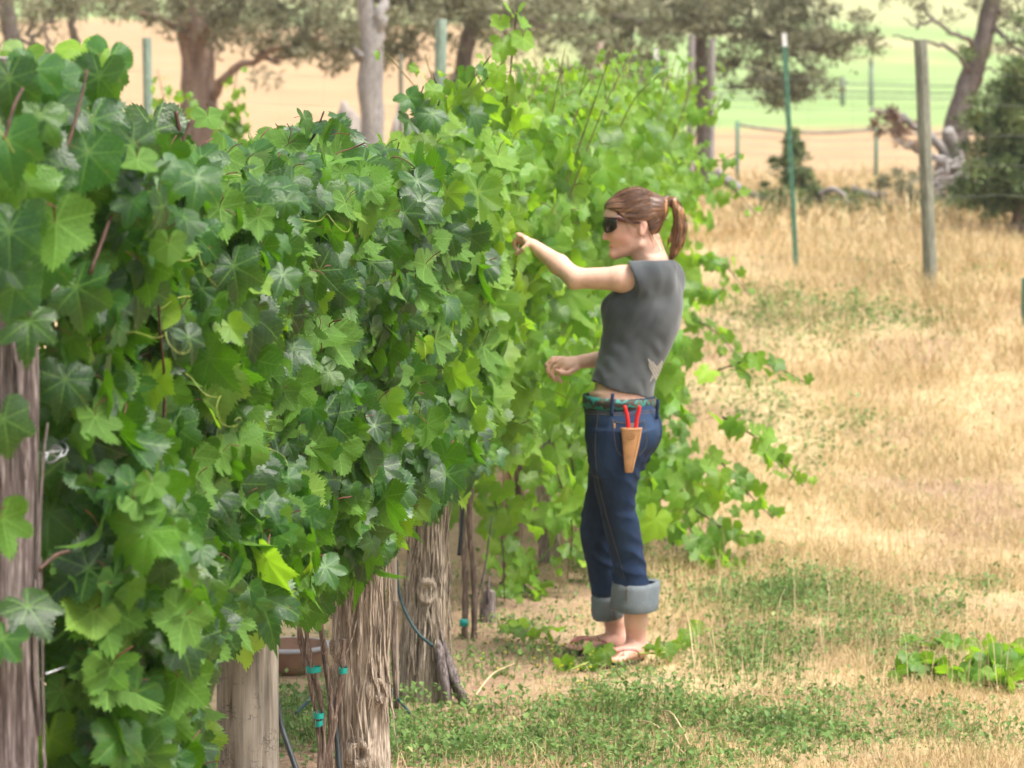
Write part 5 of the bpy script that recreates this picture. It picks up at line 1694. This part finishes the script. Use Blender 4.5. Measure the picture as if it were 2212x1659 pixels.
link('sheath', mesh('sheath', [(V - hb, F)]), M['leather'], holster)
hol_bvh = BVHTree.FromPolygons([tuple(q) for q in V], [tuple(int(k) for k in f) for f in F])
def on_h(x, y):
    q = cast(hol_bvh, x, y, .0008)
    return (q if q is not None else hx(x, y, -.015)) - hb
P = np.array([on_h(1362 + 9 * math.cos(q), 942 + 7 * math.sin(q)) for q in np.linspace(0, 2 * math.pi, 25)])
link('stamp', mesh('stamp', [tube(P, .0011, 4)]), M['leather_dark'], holster)
for (xa, ya, xb, yb) in ((1357, 940, 1360, 945), (1360, 945, 1363, 939), (1364, 940, 1367, 945)):
    link('stamp', mesh('stamp', [tube(np.array([on_h(xa, ya), on_h((xa + xb) / 2, (ya + yb) / 2), on_h(xb, yb)]), .0009, 4)]), M['leather_dark'], holster)
for side in ((1344, 928, 1352, 1016), (1383, 928, 1364, 1016)):
    P = np.array([on_h(side[0] + (side[2] - side[0]) * q, side[1] + (side[3] - side[1]) * q) for q in np.linspace(0, 1, 14)])
    link('stitching', mesh('stitching', [tube(P, .001, 4)]), M['leather_dark'], holster)
P = np.array([on_h(1340 + 47 * q, 928 + 1.5 * math.sin(q * 3)) for q in np.linspace(.04, .96, 12)])
link('rim_stitch', mesh('rim_stitch', [tube(P, .0011, 4)]), M['leather_dark'], holster)
M['red'] = plain('red_grip', (.62, .012, .012), .35, .12, 30, .05, .5)
M['steel'] = plain('shear_steel', (.4, .4, .42), .3, .2, 40, .05, .5, .9)
shears = empty('pruning_shears', hx(1362, 1000), 'red handled pruning shears standing in the tan holster', 'shears')
sb = np.array(shears.location)
for pts in ([(1349, 876), (1351, 884), (1355, 900), (1357, 918), (1359, 945)], [(1381, 876), (1380, 886), (1376, 902), (1374, 918), (1369, 945)]):
    P = spline([hx(x, y, -.002) for x, y in pts], 18)
    link('handle', mesh('handle', [tube(P - sb, np.concatenate([[.004], np.linspace(.0068, .0078, 17)]), 10)]), M['red'], shears)
link('spring', mesh('spring', [tube(np.array([hx(1366 + 5 * math.cos(q), 914 + q * .35, -.002) for q in np.linspace(0, 30, 60)]) - sb, .0012, 4)]), M['steel'], shears)
link('blade', mesh('blade', [tube(spline([hx(1363, 940), hx(1362, 970), hx(1359, 1005)], 8) - sb, np.linspace(.009, .002, 8), 6)]), M['steel'], shears)

# ------------------------------------------------------------------ fence behind the vineyard
def tpost(name, x_top, y_top, x_bot, y_bot, Y, label, white=True, group='steel fence posts', w=.034):
    b, tp = at(x_bot, y_bot, Y), at(x_top, y_top, Y)
    b[2] = ground_z(b[0], b[1]) - .05
    root = empty(name, b, label, 'fence post', group)
    def rail(p, q, mat, nm):
        # T-section: a flange with a web behind it
        ax = (q - p); L = np.linalg.norm(ax); ax /= L
        ux = np.cross(ax, [0, 1, 0]); ux /= np.linalg.norm(ux); uy = np.cross(ax, ux)
        pts2 = [(-w / 2, 0), (w / 2, 0), (w / 2, .006), (.004, .006), (.004, .034), (-.004, .034), (-.004, .006), (-w / 2, .006)]
        V = np.array([c + a_ * ux + b_ * -uy * (1 if np.dot(-uy, [0, 1, 0]) > 0 else -1) for c in (p, q) for a_, b_ in pts2])
        k = np.arange(8)
        Fq = np.stack([k, (k + 1) % 8, 8 + (k + 1) % 8, 8 + k], -1)
        link(nm, mesh(nm, [(V - b, Fq), box((q + [0, .012, 0]) - b, (w, .026, .004))], False), mat, root)
    cut = tp + (b - tp) * (.055 if white else .0)
    rail(b, cut, M['tpost'], 'rail')
    if white: rail(cut, tp, M['tpost_white'], 'tip')
    for k in range(16):      # studs on the flange
        c = b + (cut - b) * (k + 3) / 20
        link('stud', STUD, None, root, loc=c - b - np.array([0, .006, 0]))
    return root
STUD = mesh('stud', [box((0, 0, 0), (.012, .012, .016))], False)
STUD.materials.append(M['tpost'])

tpost('steel_post', 1694, 72, 1721, 560, 19.6, 'slender green steel fence post with white tip, right of the vines')
tpost('steel_post', 2213, 602, 2213, 660, 17.2, 'low green steel post at the right edge of the picture', False)
tpost('steel_post', 1680, 105, 1682, 330, 19.0, 'green steel post with pale tip half hidden by far vine leaves', True) if False else None
tpost('steel_post', 1678 - 260, 105, 1678 - 258, 300, 20.0, 'green steel post with pale tip behind the vine top above the head')
FP = 'round wooden fence posts'
def round_post(x_t, y_t, x_b, y_b, Y, r, label, mat, seed):
    b, tp = at(x_b, y_b, Y), at(x_t, y_t, Y)
    make_post('fence_post', (b[0], b[1], 0), tp, r, r * .92, mat, label, 'fence post', FP, amp=.05, fx=5, seed=seed, seg=36, nz=50, cracks=((-70, .12), (-120, .1)), flare=.05)
round_post(1989, 86, 2012, 600, 18.4, .046, 'round weathered wooden fence post at right, leaning slightly left', M['post_treated'], 60)
M['post_green'] = wood_mat('post_green', (.11, .16, .12), (.20, .28, .22), (.32, .40, .33), sc=18, bump=.25)
round_post(317, 82, 326, 600, 19.6, .036, 'greenish wooden fence post beyond the near vine at left', M['post_green'], 61)
round_post(953, 42, 945, 600, 19.4, .042, 'grey green fence post between the pale trunk and the tall shoot', M['post_green'], 62)
round_post(866, 118, 868, 500, 24.0, .02, 'thin dark fence post just right of the pale forked trunk', M['post_treated'], 63)
round_post(1296, 92, 1298, 330, 23.0, .026, 'short pinkish post standing above the vine tops', M['stake'], 64)

fence = empty('wire_fence', (0, 19.2, ground_z(0, 19.2)), 'faint woven wire fence strung between the posts behind the vines', 'fence')
fl = np.array(fence.location)
yf = lambda x: 19.55 - .12 * x
for k in range(7):
    X = np.linspace(-5.2, 5.6, 60)
    z = ground_z(X, yf(X)) + .12 + k * .2 + .015 * np.sin(X * 1.9)
    link('wire', mesh('wire', [tube(np.stack([X, yf(X), z], -1) - fl,   .0010, 4, False)]), M['wire'], fence)
parts = []
for X in np.arange(-5.2, 5.6, .3):
    g0 = float(ground_z(X, yf(X)))
    parts.append(tube(np.array([[X, yf(X), g0 + .1], [X, yf(X), g0 + .7], [X, yf(X), g0 + 1.33]]) - fl,   .0006, 4, False))
tag(link('stay_wires', mesh('stay_wires', parts), M['wire'], fence), kind='stuff')

# pasture fence with a sagging top rail, farther off
rail = empty('pasture_fence', at(1594, 365, 34), 'low pasture fence with a sagging rail in the straw field', 'fence')
rb = np.array(rail.location)
for (x, y0, y1) in ((1593, 262, 375), (1893, 276, 345)):
    a, b = at(x, y0, 34), at(x, y1, 34); b[2] = ground_z(b[0], 34.0) - .05
    link('post', mesh('post', [tube(np.array([b, (a + b) / 2, a]) - rb, .024, 8)]), M['tpost'], rail)
P = spline([at(x, y, 34) for x, y in ((1590, 268), (1650, 278), (1730, 286), (1800, 286), (1890, 281), (1990, 290), (2100, 284), (2230, 288))], 40)
M['rail'] = plain('rail_wood', (.24, .21, .19), .8, .3, 10, .2)
link('rail', mesh('rail', [tube(P - rb, .017, 7)]), M['rail'], rail)
for dy in (22, 40, 58):
    P2 = spline([at(x, y + dy, 34) for x, y in ((1590, 268), (1740, 282), (1890, 281), (2230, 288))], 30)
    link('wire', mesh('wire', [tube(P2 - rb, .003, 4)]), M['wire'], rail)
ff = empty('field_fence', at(1820, 215, 62), 'dark rail fence crossing the green pasture far behind', 'fence')
fb = np.array(ff.location)
M['dark_rail'] = plain('dark_rail', (.16, .19, .15), .85, .3, 6, .2)
for x, y0, y1 in ((1820, 165, 216), (1882, 128, 262), (2190, 165, 224)):
    a, b = at(x, y0, 62), at(x, y1, 62)
    b[2] = min(b[2], float(ground_z(b[0], 62.0)) - .05)
    link('post', mesh('post', [tube(np.array([b, (a + b) / 2, a]) - fb, .05, 8)]), M['dark_rail'], ff)
for dy in (184, 200, 212):
    P = np.array([at(x, dy + 2 * math.sin(x * .013), 62) for x in np.linspace(1200, 2300, 24)])
    link('rail', mesh('rail', [tube(P - fb, .02, 6)]), M['dark_rail'], ff)

# ------------------------------------------------------------------ trees
M['jbark'] = wood_mat('juniper_bark', (.10, .065, .05), (.27, .18, .14), (.44, .34, .28), sc=16, bump=.6)
M['gbark'] = wood_mat('grey_bark', (.11, .10, .095), (.25, .23, .22), (.40, .37, .35), sc=14, bump=.5)
M['dbark'] = wood_mat('dark_bark', (.06, .05, .045), (.16, .13, .115), (.28, .24, .22), sc=14, bump=.6)
M['jfol'] = blade_mat('juniper_foliage', [(0, (.12, .12, .07)), (.5, (.20, .205, .115)), (.85, (.28, .28, .165)), (1, (.36, .345, .23))], .25, .7)  # colour lightened to stand in for the bright veil over the background
M['jgreen'] = blade_mat('juniper_green', [(0, (.06, .095, .035)), (.5, (.13, .19, .065)), (.85, (.22, .28, .10)), (1, (.32, .35, .16))], .2, .7)
M['twig'] = blade_mat('grey_twigs', [(0, (.12, .10, .09)), (.6, (.26, .225, .2)), (1, (.42, .38, .35))], .05, .8)
M['brown_fol'] = blade_mat('dead_foliage', [(0, (.16, .09, .06)), (.6, (.30, .19, .13)), (1, (.42, .31, .22))], .1, .8)

def sprays(C, R, n, L, w, rng, up=.2, jit=.6):
    """n thin tapering sprays round every centre in C (radius R)"""
    C = np.repeat(np.asarray(C, float), n, 0)
    m = len(C)
    d = rng.normal(0, 1, (m, 3)); d[:, 2] += up; d /= np.linalg.norm(d, axis=1)[:, None]
    R = np.repeat(np.broadcast_to(R, (m // n,)), n)
    p = C + d * (R * rng.random(m) ** .45)[:, None] * [1, 1, .8]
    e = d + rng.normal(0, jit, (m, 3)); e /= np.linalg.norm(e, axis=1)[:, None]
    s = np.cross(e, rng.normal(0, 1, (m, 3))); s /= np.linalg.norm(s, axis=1)[:, None] + 1e-9
    Lk = L * rng.uniform(.5, 1.3, m)[:, None]; wk = w * rng.uniform(.6, 1.4, m)[:, None]
    V = np.stack([p - e * Lk * .5, p + s * wk, p + e * Lk * .5, p - s * wk], 1).reshape(-1, 3)
    k = np.arange(m) * 4
    return V, np.stack([k, k + 1, k + 2, k + 3], -1), np.repeat(np.clip(rng.normal(.5, .22, m), 0, 1), 4)

def tree(name, base, label, cat, trunk_pts, r0, r1, bark, limbs, clumps, fol, seed, n=70, L=.09, w=.012, group=None, crad=.28, limb_r=.03, up=.2, dens=.72):
    """trunk_pts, limbs: world points; clumps: (centre, spread xyz, count)"""
    rng = np.random.default_rng(seed)
    base = np.array([base[0], base[1], float(ground_z(base[0], base[1])) - .05])
    root = empty(name, base, label, cat, group)
    if trunk_pts is not None:
        P = spline([base] + [np.asarray(q) for q in trunk_pts], 40)
        R = np.linspace(r0, r1, 40) * (1 + .5 * np.exp(-np.arange(40) / 4))
        V, Fq = tube(P - base, R, 20)
        nrm = fbm(V * [9, 9, 2.2], seed, 3)[:, None]
        ctr = np.concatenate([np.repeat(P - base, 20, 0), (P - base)[[0, -1]]])
        V = V + (V - ctr) * nrm * .3
        link('trunk', mesh('trunk', [(V, Fq)]), bark, root)
    for lp in limbs:
        lr = limb_r
        if isinstance(lp, tuple) and np.isscalar(lp[0]): lr, lp = lp
        P = spline([np.asarray(q) for q in lp], 16)
        P[1:] += rng.normal(0, .02, (15, 3))
        link('branch', mesh('branch', [tube(P - base, np.linspace(lr, lr * .3, 16), 8)]), bark, root)
    parts, rn = [], []
    for (c, sp, cnt) in clumps:
        cnt = max(3, int(cnt * dens))
        C = np.asarray(c) + rng.normal(0, 1, (cnt, 3)) * np.asarray(sp) * .5
        V, Fq, r = sprays(C, crad * rng.uniform(.5, 1.2, cnt), n, L, w, rng, up)
        r = np.clip(r + np.repeat(np.repeat(rng.normal(0, .16, cnt), n), 4), 0, 1)
        parts.append((V - base, Fq)); rn.append(r)
    if parts:
        link('crown', mesh('crown', parts, False, rnd=np.concatenate(rn)), fol, root)
    return root

def px(*pts): return [at(*p) for p in pts]
JG = 'juniper trees behind the vineyard'
# reddish trunk at left
b = at(430, 470, 28)
tree('juniper_tree', b, 'old juniper with reddish split trunk and drooping grey branches', 'tree', px((425, 330, 28), (428, 220, 28), (424, 110, 28), (418, 20, 28), (425, -120, 28.3)), .17, .13, M['jbark'],
     [(.045, px((430, 95, 28), (465, 45, 27.6), (520, 10, 27.4), (560, -60, 27))), (.05, px((415, 90, 28), (380, 60, 27.7), (340, 40, 27.4), (290, 10, 27))), (.05, px((455, 215, 28), (505, 150, 27.6), (560, 120, 27.5), (620, 100, 27.2), (690, 80, 27))),
      (.03, px((440, 60, 28), (470, 90, 27.5), (480, 130, 27.3))), (.03, px((560, 120, 27.5), (600, 130, 27.4), (650, 100, 27.3))), (.03, px((410, 60, 28), (395, 20, 27.5), (350, -30, 27)))],
     [(at(600, 50, 27.4), (.9, .9, .42), 62), (at(680, 95, 27.3), (.55, .6, .22), 34), (at(300, 10, 27.2), (.6, .7, .16), 26), (at(480, 0, 27.5), (.7, .8, .25), 32), (at(540, -80, 28), (1.4, 1.2, .5), 60), (at(730, 30, 27.3), (.4, .6, .4), 26), (at(250, -60, 27), (1.2, 1, .4), 40)], M['jfol'], 5, group=JG, crad=.2, n=55, L=.11, w=.011)
# dark trunks far left
b = at(60, 400, 25)
tree('juniper_tree', b, 'dark twiggy juniper with two thin trunks in the top left corner', 'tree', px((40, 250, 25), (28, 100, 25), (12, 20, 25), (5, -80, 25)), .09, .07, M['dbark'],
     [(.055, px((150, 330, 25), (158, 120, 25), (163, 40, 25), (165, -60, 25))), (.03, px((70, 110, 24.8), (65, 40, 24.8), (75, -20, 24.8))), (.02, px((100, 120, 24.8), (110, 60, 24.8), (120, 0, 24.8))), (.02, px((30, 130, 24.7), (60, 90, 24.7), (110, 60, 24.6)))],
     [(at(60, 60, 24.8), (.4, .5, .3), 24), (at(110, 10, 24.8), (.5, .5, .2), 26), (at(180, -10, 24.8), (.6, .5, .15), 24), (at(20, -60, 25), (1, .8, .4), 30)], M['jfol'], 6, n=34, group=JG, crad=.2, L=.13, w=.007)
# pale forked trunk
b = at(800, 420, 21.5)
tree('bare_tree', b, 'pale grey forked trunk rising behind the vine curtain', 'tree', px((803, 290, 21.5), (800, 200, 21.5), (806, 110, 21.5), (795, 40, 21.5), (785, -90, 21.5)), .10, .062, M['gbark'],
     [(.065, px((808, 110, 21.5), (822, 50, 21.5), (832, -10, 21.5), (838, -100, 21.5))), (.03, px((785, 130, 21.5), (775, 115, 21.4), (768, 108, 21.4)))],
     [(at(720, -150, 22), (1.2, 1, .4), 26), (at(880, -160, 22), (1, 1, .4), 26)], M['jfol'], 7, n=50, crad=.22)
# dark leaning trunk over the vines
b = at(985, 420, 26)
tree('juniper_tree', b, 'juniper with dark trunk leaning right above the vine tops', 'tree', px((990, 260, 26), (1000, 140, 26), (1015, 80, 26), (1040, 20, 26), (1065, -60, 26)), .085, .075, M['dbark'],
     [(.035, px((1030, 40, 26), (980, 10, 25.8), (900, -20, 25.6))), (.035, px((1045, 10, 26), (1110, 40, 25.8), (1180, 60, 25.6))), (.02, px((900, 40, 25.7), (880, 0, 25.6), (850, -30, 25.5)))],
     [(at(900, 60, 25.7), (.5, .6, .4), 34), (at(870, 10, 25.7), (.45, .5, .3), 26), (at(980, 0, 25.8), (.6, .7, .25), 34), (at(1100, 20, 25.7), (.7, .7, .28), 40), (at(1080, -80, 26), (1.4, 1.2, .4), 44), (at(860, 110, 25.7), (.2, .3, .25), 9)], M['jfol'], 8, n=55, group=JG, crad=.2, L=.11, w=.011)
# big crown at the top centre right
b = at(1512, 420, 29)
tree('juniper_tree', b, 'broad olive juniper whose low crown hangs over the far vines', 'tree', px((1514, 300, 29), (1516, 180, 29), (1512, 60, 29), (1520, -90, 29)), .07, .06, M['dbark'],
     [(.05, px((1515, 60, 29), (1600, 70, 28.6), (1690, 95, 28.3), (1800, 110, 28))), (.05, px((1512, 40, 29), (1420, 50, 28.7), (1320, 30, 28.4))), (.03, px((1690, 95, 28.3), (1740, 140, 28.2), (1780, 160, 28.1))), (.035, px((1345, 330, 28.6), (1350, 180, 28.6), (1365, 60, 28.6), (1380, -30, 28.6)))],
     [(at(1360, 70, 28.5), (.75, .8, .5), 62), (at(1230, 60, 28.3), (.7, .8, .45), 50), (at(1460, 20, 28.7), (.7, .8, .3), 44), (at(1600, 40, 28.5), (.8, .8, .35), 58), (at(1740, 85, 28.2), (.55, .7, .2), 40), (at(1640, 150, 28.2), (.5, .6, .25), 26), (at(1820, 95, 28), (.4, .5, .16), 15), (at(1700, 165, 28.1), (.35, .4, .2), 14), (at(1770, 190, 28.1), (.25, .4, .16), 9), (at(1660, 215, 28.1), (.3, .4, .15), 10),
      (at(1500, -90, 29), (2.2, 1.6, .5), 80), (at(1700, 10, 28.3), (.5, .6, .2), 26), (at(1330, 130, 28.5), (.5, .6, .25), 26)], M['jfol'], 9, n=58, group=JG, crad=.19, L=.1, w=.011)
# leaning tree at right
b = at(2045, 450, 27)
tree('bare_tree', b, 'leaning grey brown tree with thin bare branches at the top right', 'tree', px((2055, 330, 27), (2075, 240, 27), (2105, 140, 27), (2130, 60, 27), (2145, -20, 27), (2150, -120, 27)), .115, .085, M['dbark'],
     [(.028, px((2115, 110, 27), (2070, 70, 26.6), (2010, 40, 26.4), (1990, 0, 26.2))), (.024, px((2100, 160, 27), (2050, 100, 26.7), (1990, 85, 26.5), (1935, 80, 26.3))), (.03, px((2130, 60, 27), (2180, 90, 26.8), (2215, 120, 26.6))), (.03, px((2140, 10, 27), (2190, 40, 26.8), (2230, 70, 26.5))), (.016, px((2010, 40, 26.4), (1980, 55, 26.3), (1950, 40, 26.2))), (.02, px((2080, 240, 27), (2130, 160, 26.7), (2180, 140, 26.5)))],
     [(at(2180, 0, 26.8), (.4, .5, .25), 22), (at(2060, 10, 26.5), (.6, .5, .2), 16), (at(2210, 80, 26.8), (.3, .4, .25), 14), (at(2100, -80, 27), (1.2, 1, .35), 30)], M['jfol'], 10, n=38, crad=.18, L=.1, w=.008)
# juniper bush right edge
b = at(2200, 500, 22)
tree('juniper_bush', b, 'dense green juniper bush cut by the right edge', 'bush', px((2200, 400, 22), (2195, 250, 22), (2205, 170, 22)), .05, .02, M['jbark'], [],
     [(at(2215, 400, 22), (.42, .5, .3), 60), (at(2190, 320, 22), (.36, .5, .35), 64), (at(2210, 230, 22), (.34, .5, .3), 52), (at(2235, 160, 22), (.26, .4, .22), 28), (at(2290, 330, 22), (.5, .6, .9), 60), (at(2140, 420, 22), (.2, .3, .16), 18)], M['jgreen'], 11, dens=1, n=80, crad=.15, L=.1, w=.008, up=.7)
# small conical juniper
b = at(1716, 488, 24.5)
tree('juniper_sapling', b, 'small conical juniper standing behind the green steel post', 'bush', px((1716, 420, 24.5), (1715, 340, 24.5), (1714, 290, 24.5)), .025, .01, M['jbark'], [],
     [(at(1716, 462, 24.5), (.26, .26, .10), 30), (at(1716, 425, 24.5), (.24, .24, .11), 30), (at(1715, 390, 24.5), (.19, .19, .11), 24), (at(1714, 350, 24.5), (.13, .13, .11), 16), (at(1714, 318, 24.5), (.08, .08, .1), 9), (at(1714, 296, 24.5), (.03, .03, .05), 4)], M['jgreen'], 12, dens=1, n=70, crad=.075, L=.07, w=.007, up=.8)
SG = 'low juniper shrubs along the fence'
for k, (x, y, Y, sx_, sz_, cnt, lab) in enumerate(((1655, 465, 24.0, .3, .14, 20, 'low dark shrub left of the conical juniper'), (1800, 440, 24.6, .34, .12, 22, 'low shrub between the conical juniper and the bleached log'), (1870, 455, 24.2, .34, .16, 24, 'dark low shrub left of the round wooden post'), (1945, 430, 24.4, .3, .22, 26, 'taller pale shrub right behind the round wooden post'),
                                           (2060, 455, 24.0, .35, .14, 20, 'low shrub under the bleached dead branches'))):
    b = at(x, y + 30, Y)
    tree('juniper_shrub', b, lab, 'bush', px((x, y + 10, Y), (x + 3, y - 15, Y)), .02, .01, M['jbark'], [], [(at(x, y, Y), (sx_, .35, sz_), cnt)], M['jgreen'] if k in (0, 2) else M['jfol'] if k == 3 else M['jgreen'], 30 + k, n=60, crad=.1, L=.08, w=.007, group=SG, up=.6, dens=1)

# dead fallen tree at right
b = at(2080, 450, 25.2)
rng_ = np.random.default_rng(3)
limbs = [(.06, px((2100, 420, 25.2), (2040, 330, 25), (1980, 270, 24.9), (1905, 255, 24.8))), (.04, px((2060, 360, 25), (2000, 330, 24.8), (1940, 300, 24.7))), (.035, px((1990, 280, 24.9), (1930, 245, 24.8), (1880, 240, 24.7)))]
for k in range(26):
    x, y = rng_.uniform(2000, 2130), rng_.uniform(330, 460)
    limbs.append((rng_.uniform(.012, .03), px((x, y, 25), (x + rng_.normal(0, 30), y + rng_.normal(10, 25), 24.8), (x + rng_.normal(0, 50), y + rng_.normal(25, 30), 24.6))))
tree('dead_tree', b, 'fallen dead juniper, a tangle of bleached grey branches', 'dead tree', px((2085, 400, 25.2), (2060, 330, 25.1), (2045, 280, 25)), .1, .05, M['gbark'], limbs, [(at(1920, 275, 24.8), (.2, .2, .14), 10), (at(1975, 300, 24.8), (.2, .2, .2), 8), (at(1900, 250, 24.7), (.1, .1, .1), 4), (at(2090, 380, 25), (.3, .3, .3), 8)], M['brown_fol'], 14, n=46, crad=.09, L=.1, w=.007, limb_r=.02)
def log(pts, r, label):
    P = spline(px(*pts), 18)
    b = P[0].copy()
    V, Fq = tube(P - b, np.linspace(r, r * .5, 18), 12)
    V = V + .25 * r * fbm(V * 14, 4, 2)[:, None]
    tag(link('fallen_log', mesh('fallen_log', [(V, Fq)]), M['gbark'], loc=b), label, 'log', 'bleached logs')
log([(1545, 370, 25), (1585, 400, 25), (1625, 420, 24.9), (1665, 432, 24.8)], .05, 'bleached log slanting down beside the far vine shoots')
log([(1770, 420, 24.4), (1800, 410, 24.3), (1825, 425, 24.2), (1835, 455, 24.1)], .03, 'crooked bleached branch lying between the low shrubs')
log([(1840, 410, 24.9), (1880, 420, 24.8), (1915, 418, 24.7)], .04, 'short bleached log behind the dark shrub')
# pale boulder under the forked trunk
u, w_ = np.meshgrid(np.linspace(0, 2 * math.pi, 25)[:-1], np.linspace(0.02, math.pi - .02, 14))
S = np.stack([np.cos(u) * np.sin(w_), np.sin(u) * np.sin(w_), np.cos(w_)], -1).reshape(-1, 3)
i, j = np.meshgrid(np.arange(13), np.arange(24), indexing='ij')
SF = np.stack([i * 24 + j, (i + 1) * 24 + j, (i + 1) * 24 + (j + 1) % 24, i * 24 + (j + 1) % 24], -1).reshape(-1, 4)
M['stone'] = plain('pale_stone', (.34, .30, .27), .9, .2, 6, .4)
for k, (x, y, Y, s_, lab) in enumerate(((758, 262, 30, .16, 'pale boulder left of the forked trunk'), (862, 266, 32, .14, 'small pale boulder right of the forked trunk'))):
    c = at(x, y, Y)
    g = float(ground_z(c[0], Y))
    V = S * [s_ * 1.1, s_, max(s_, (c[2] - g) * .9)] * (1 + .25 * fbm(S * 1.7 + k * 5, 8, 2)[:, None])
    tag(link('boulder', mesh('boulder', [(V, SF)]), M['stone'], loc=(c[0], Y, g + (c[2] - g) * .3)), lab, 'boulder', 'pale boulders')

for x, yt, lab, sd_ in ((1494, 76, 'left one of two pale poles beneath the broad juniper', 71), (1538, 84, 'right one of two pale poles beneath the broad juniper', 72)):
    round_post(x, yt, x - 4, 420, 26.0, .034, lab, M['gbark'], sd_)

# ------------------------------------------------------------------ added haze volume, veils the background to look washed out
V, F = box((0, 85, 10.2), (282, 232, 22.8))
haze = link('haze', mesh('haze', [(V, F)], False))
hm = bpy.data.materials.new('haze'); hm.use_nodes = True
hm.node_tree.nodes.clear()
ho = hm.node_tree.nodes.new('ShaderNodeOutputMaterial'); hv = hm.node_tree.nodes.new('ShaderNodeVolumePrincipled')
hv.inputs['Color'].default_value = (.95, .95, .93, 1)
hv.inputs['Density'].default_value = .0012
hv.inputs['Anisotropy'].default_value = .2
hm.node_tree.links.new(hv.outputs[0], ho.inputs['Volume'])
haze.data.materials.append(hm)
tag(haze, 'thin added haze that washes out the background', 'haze', kind='stuff')
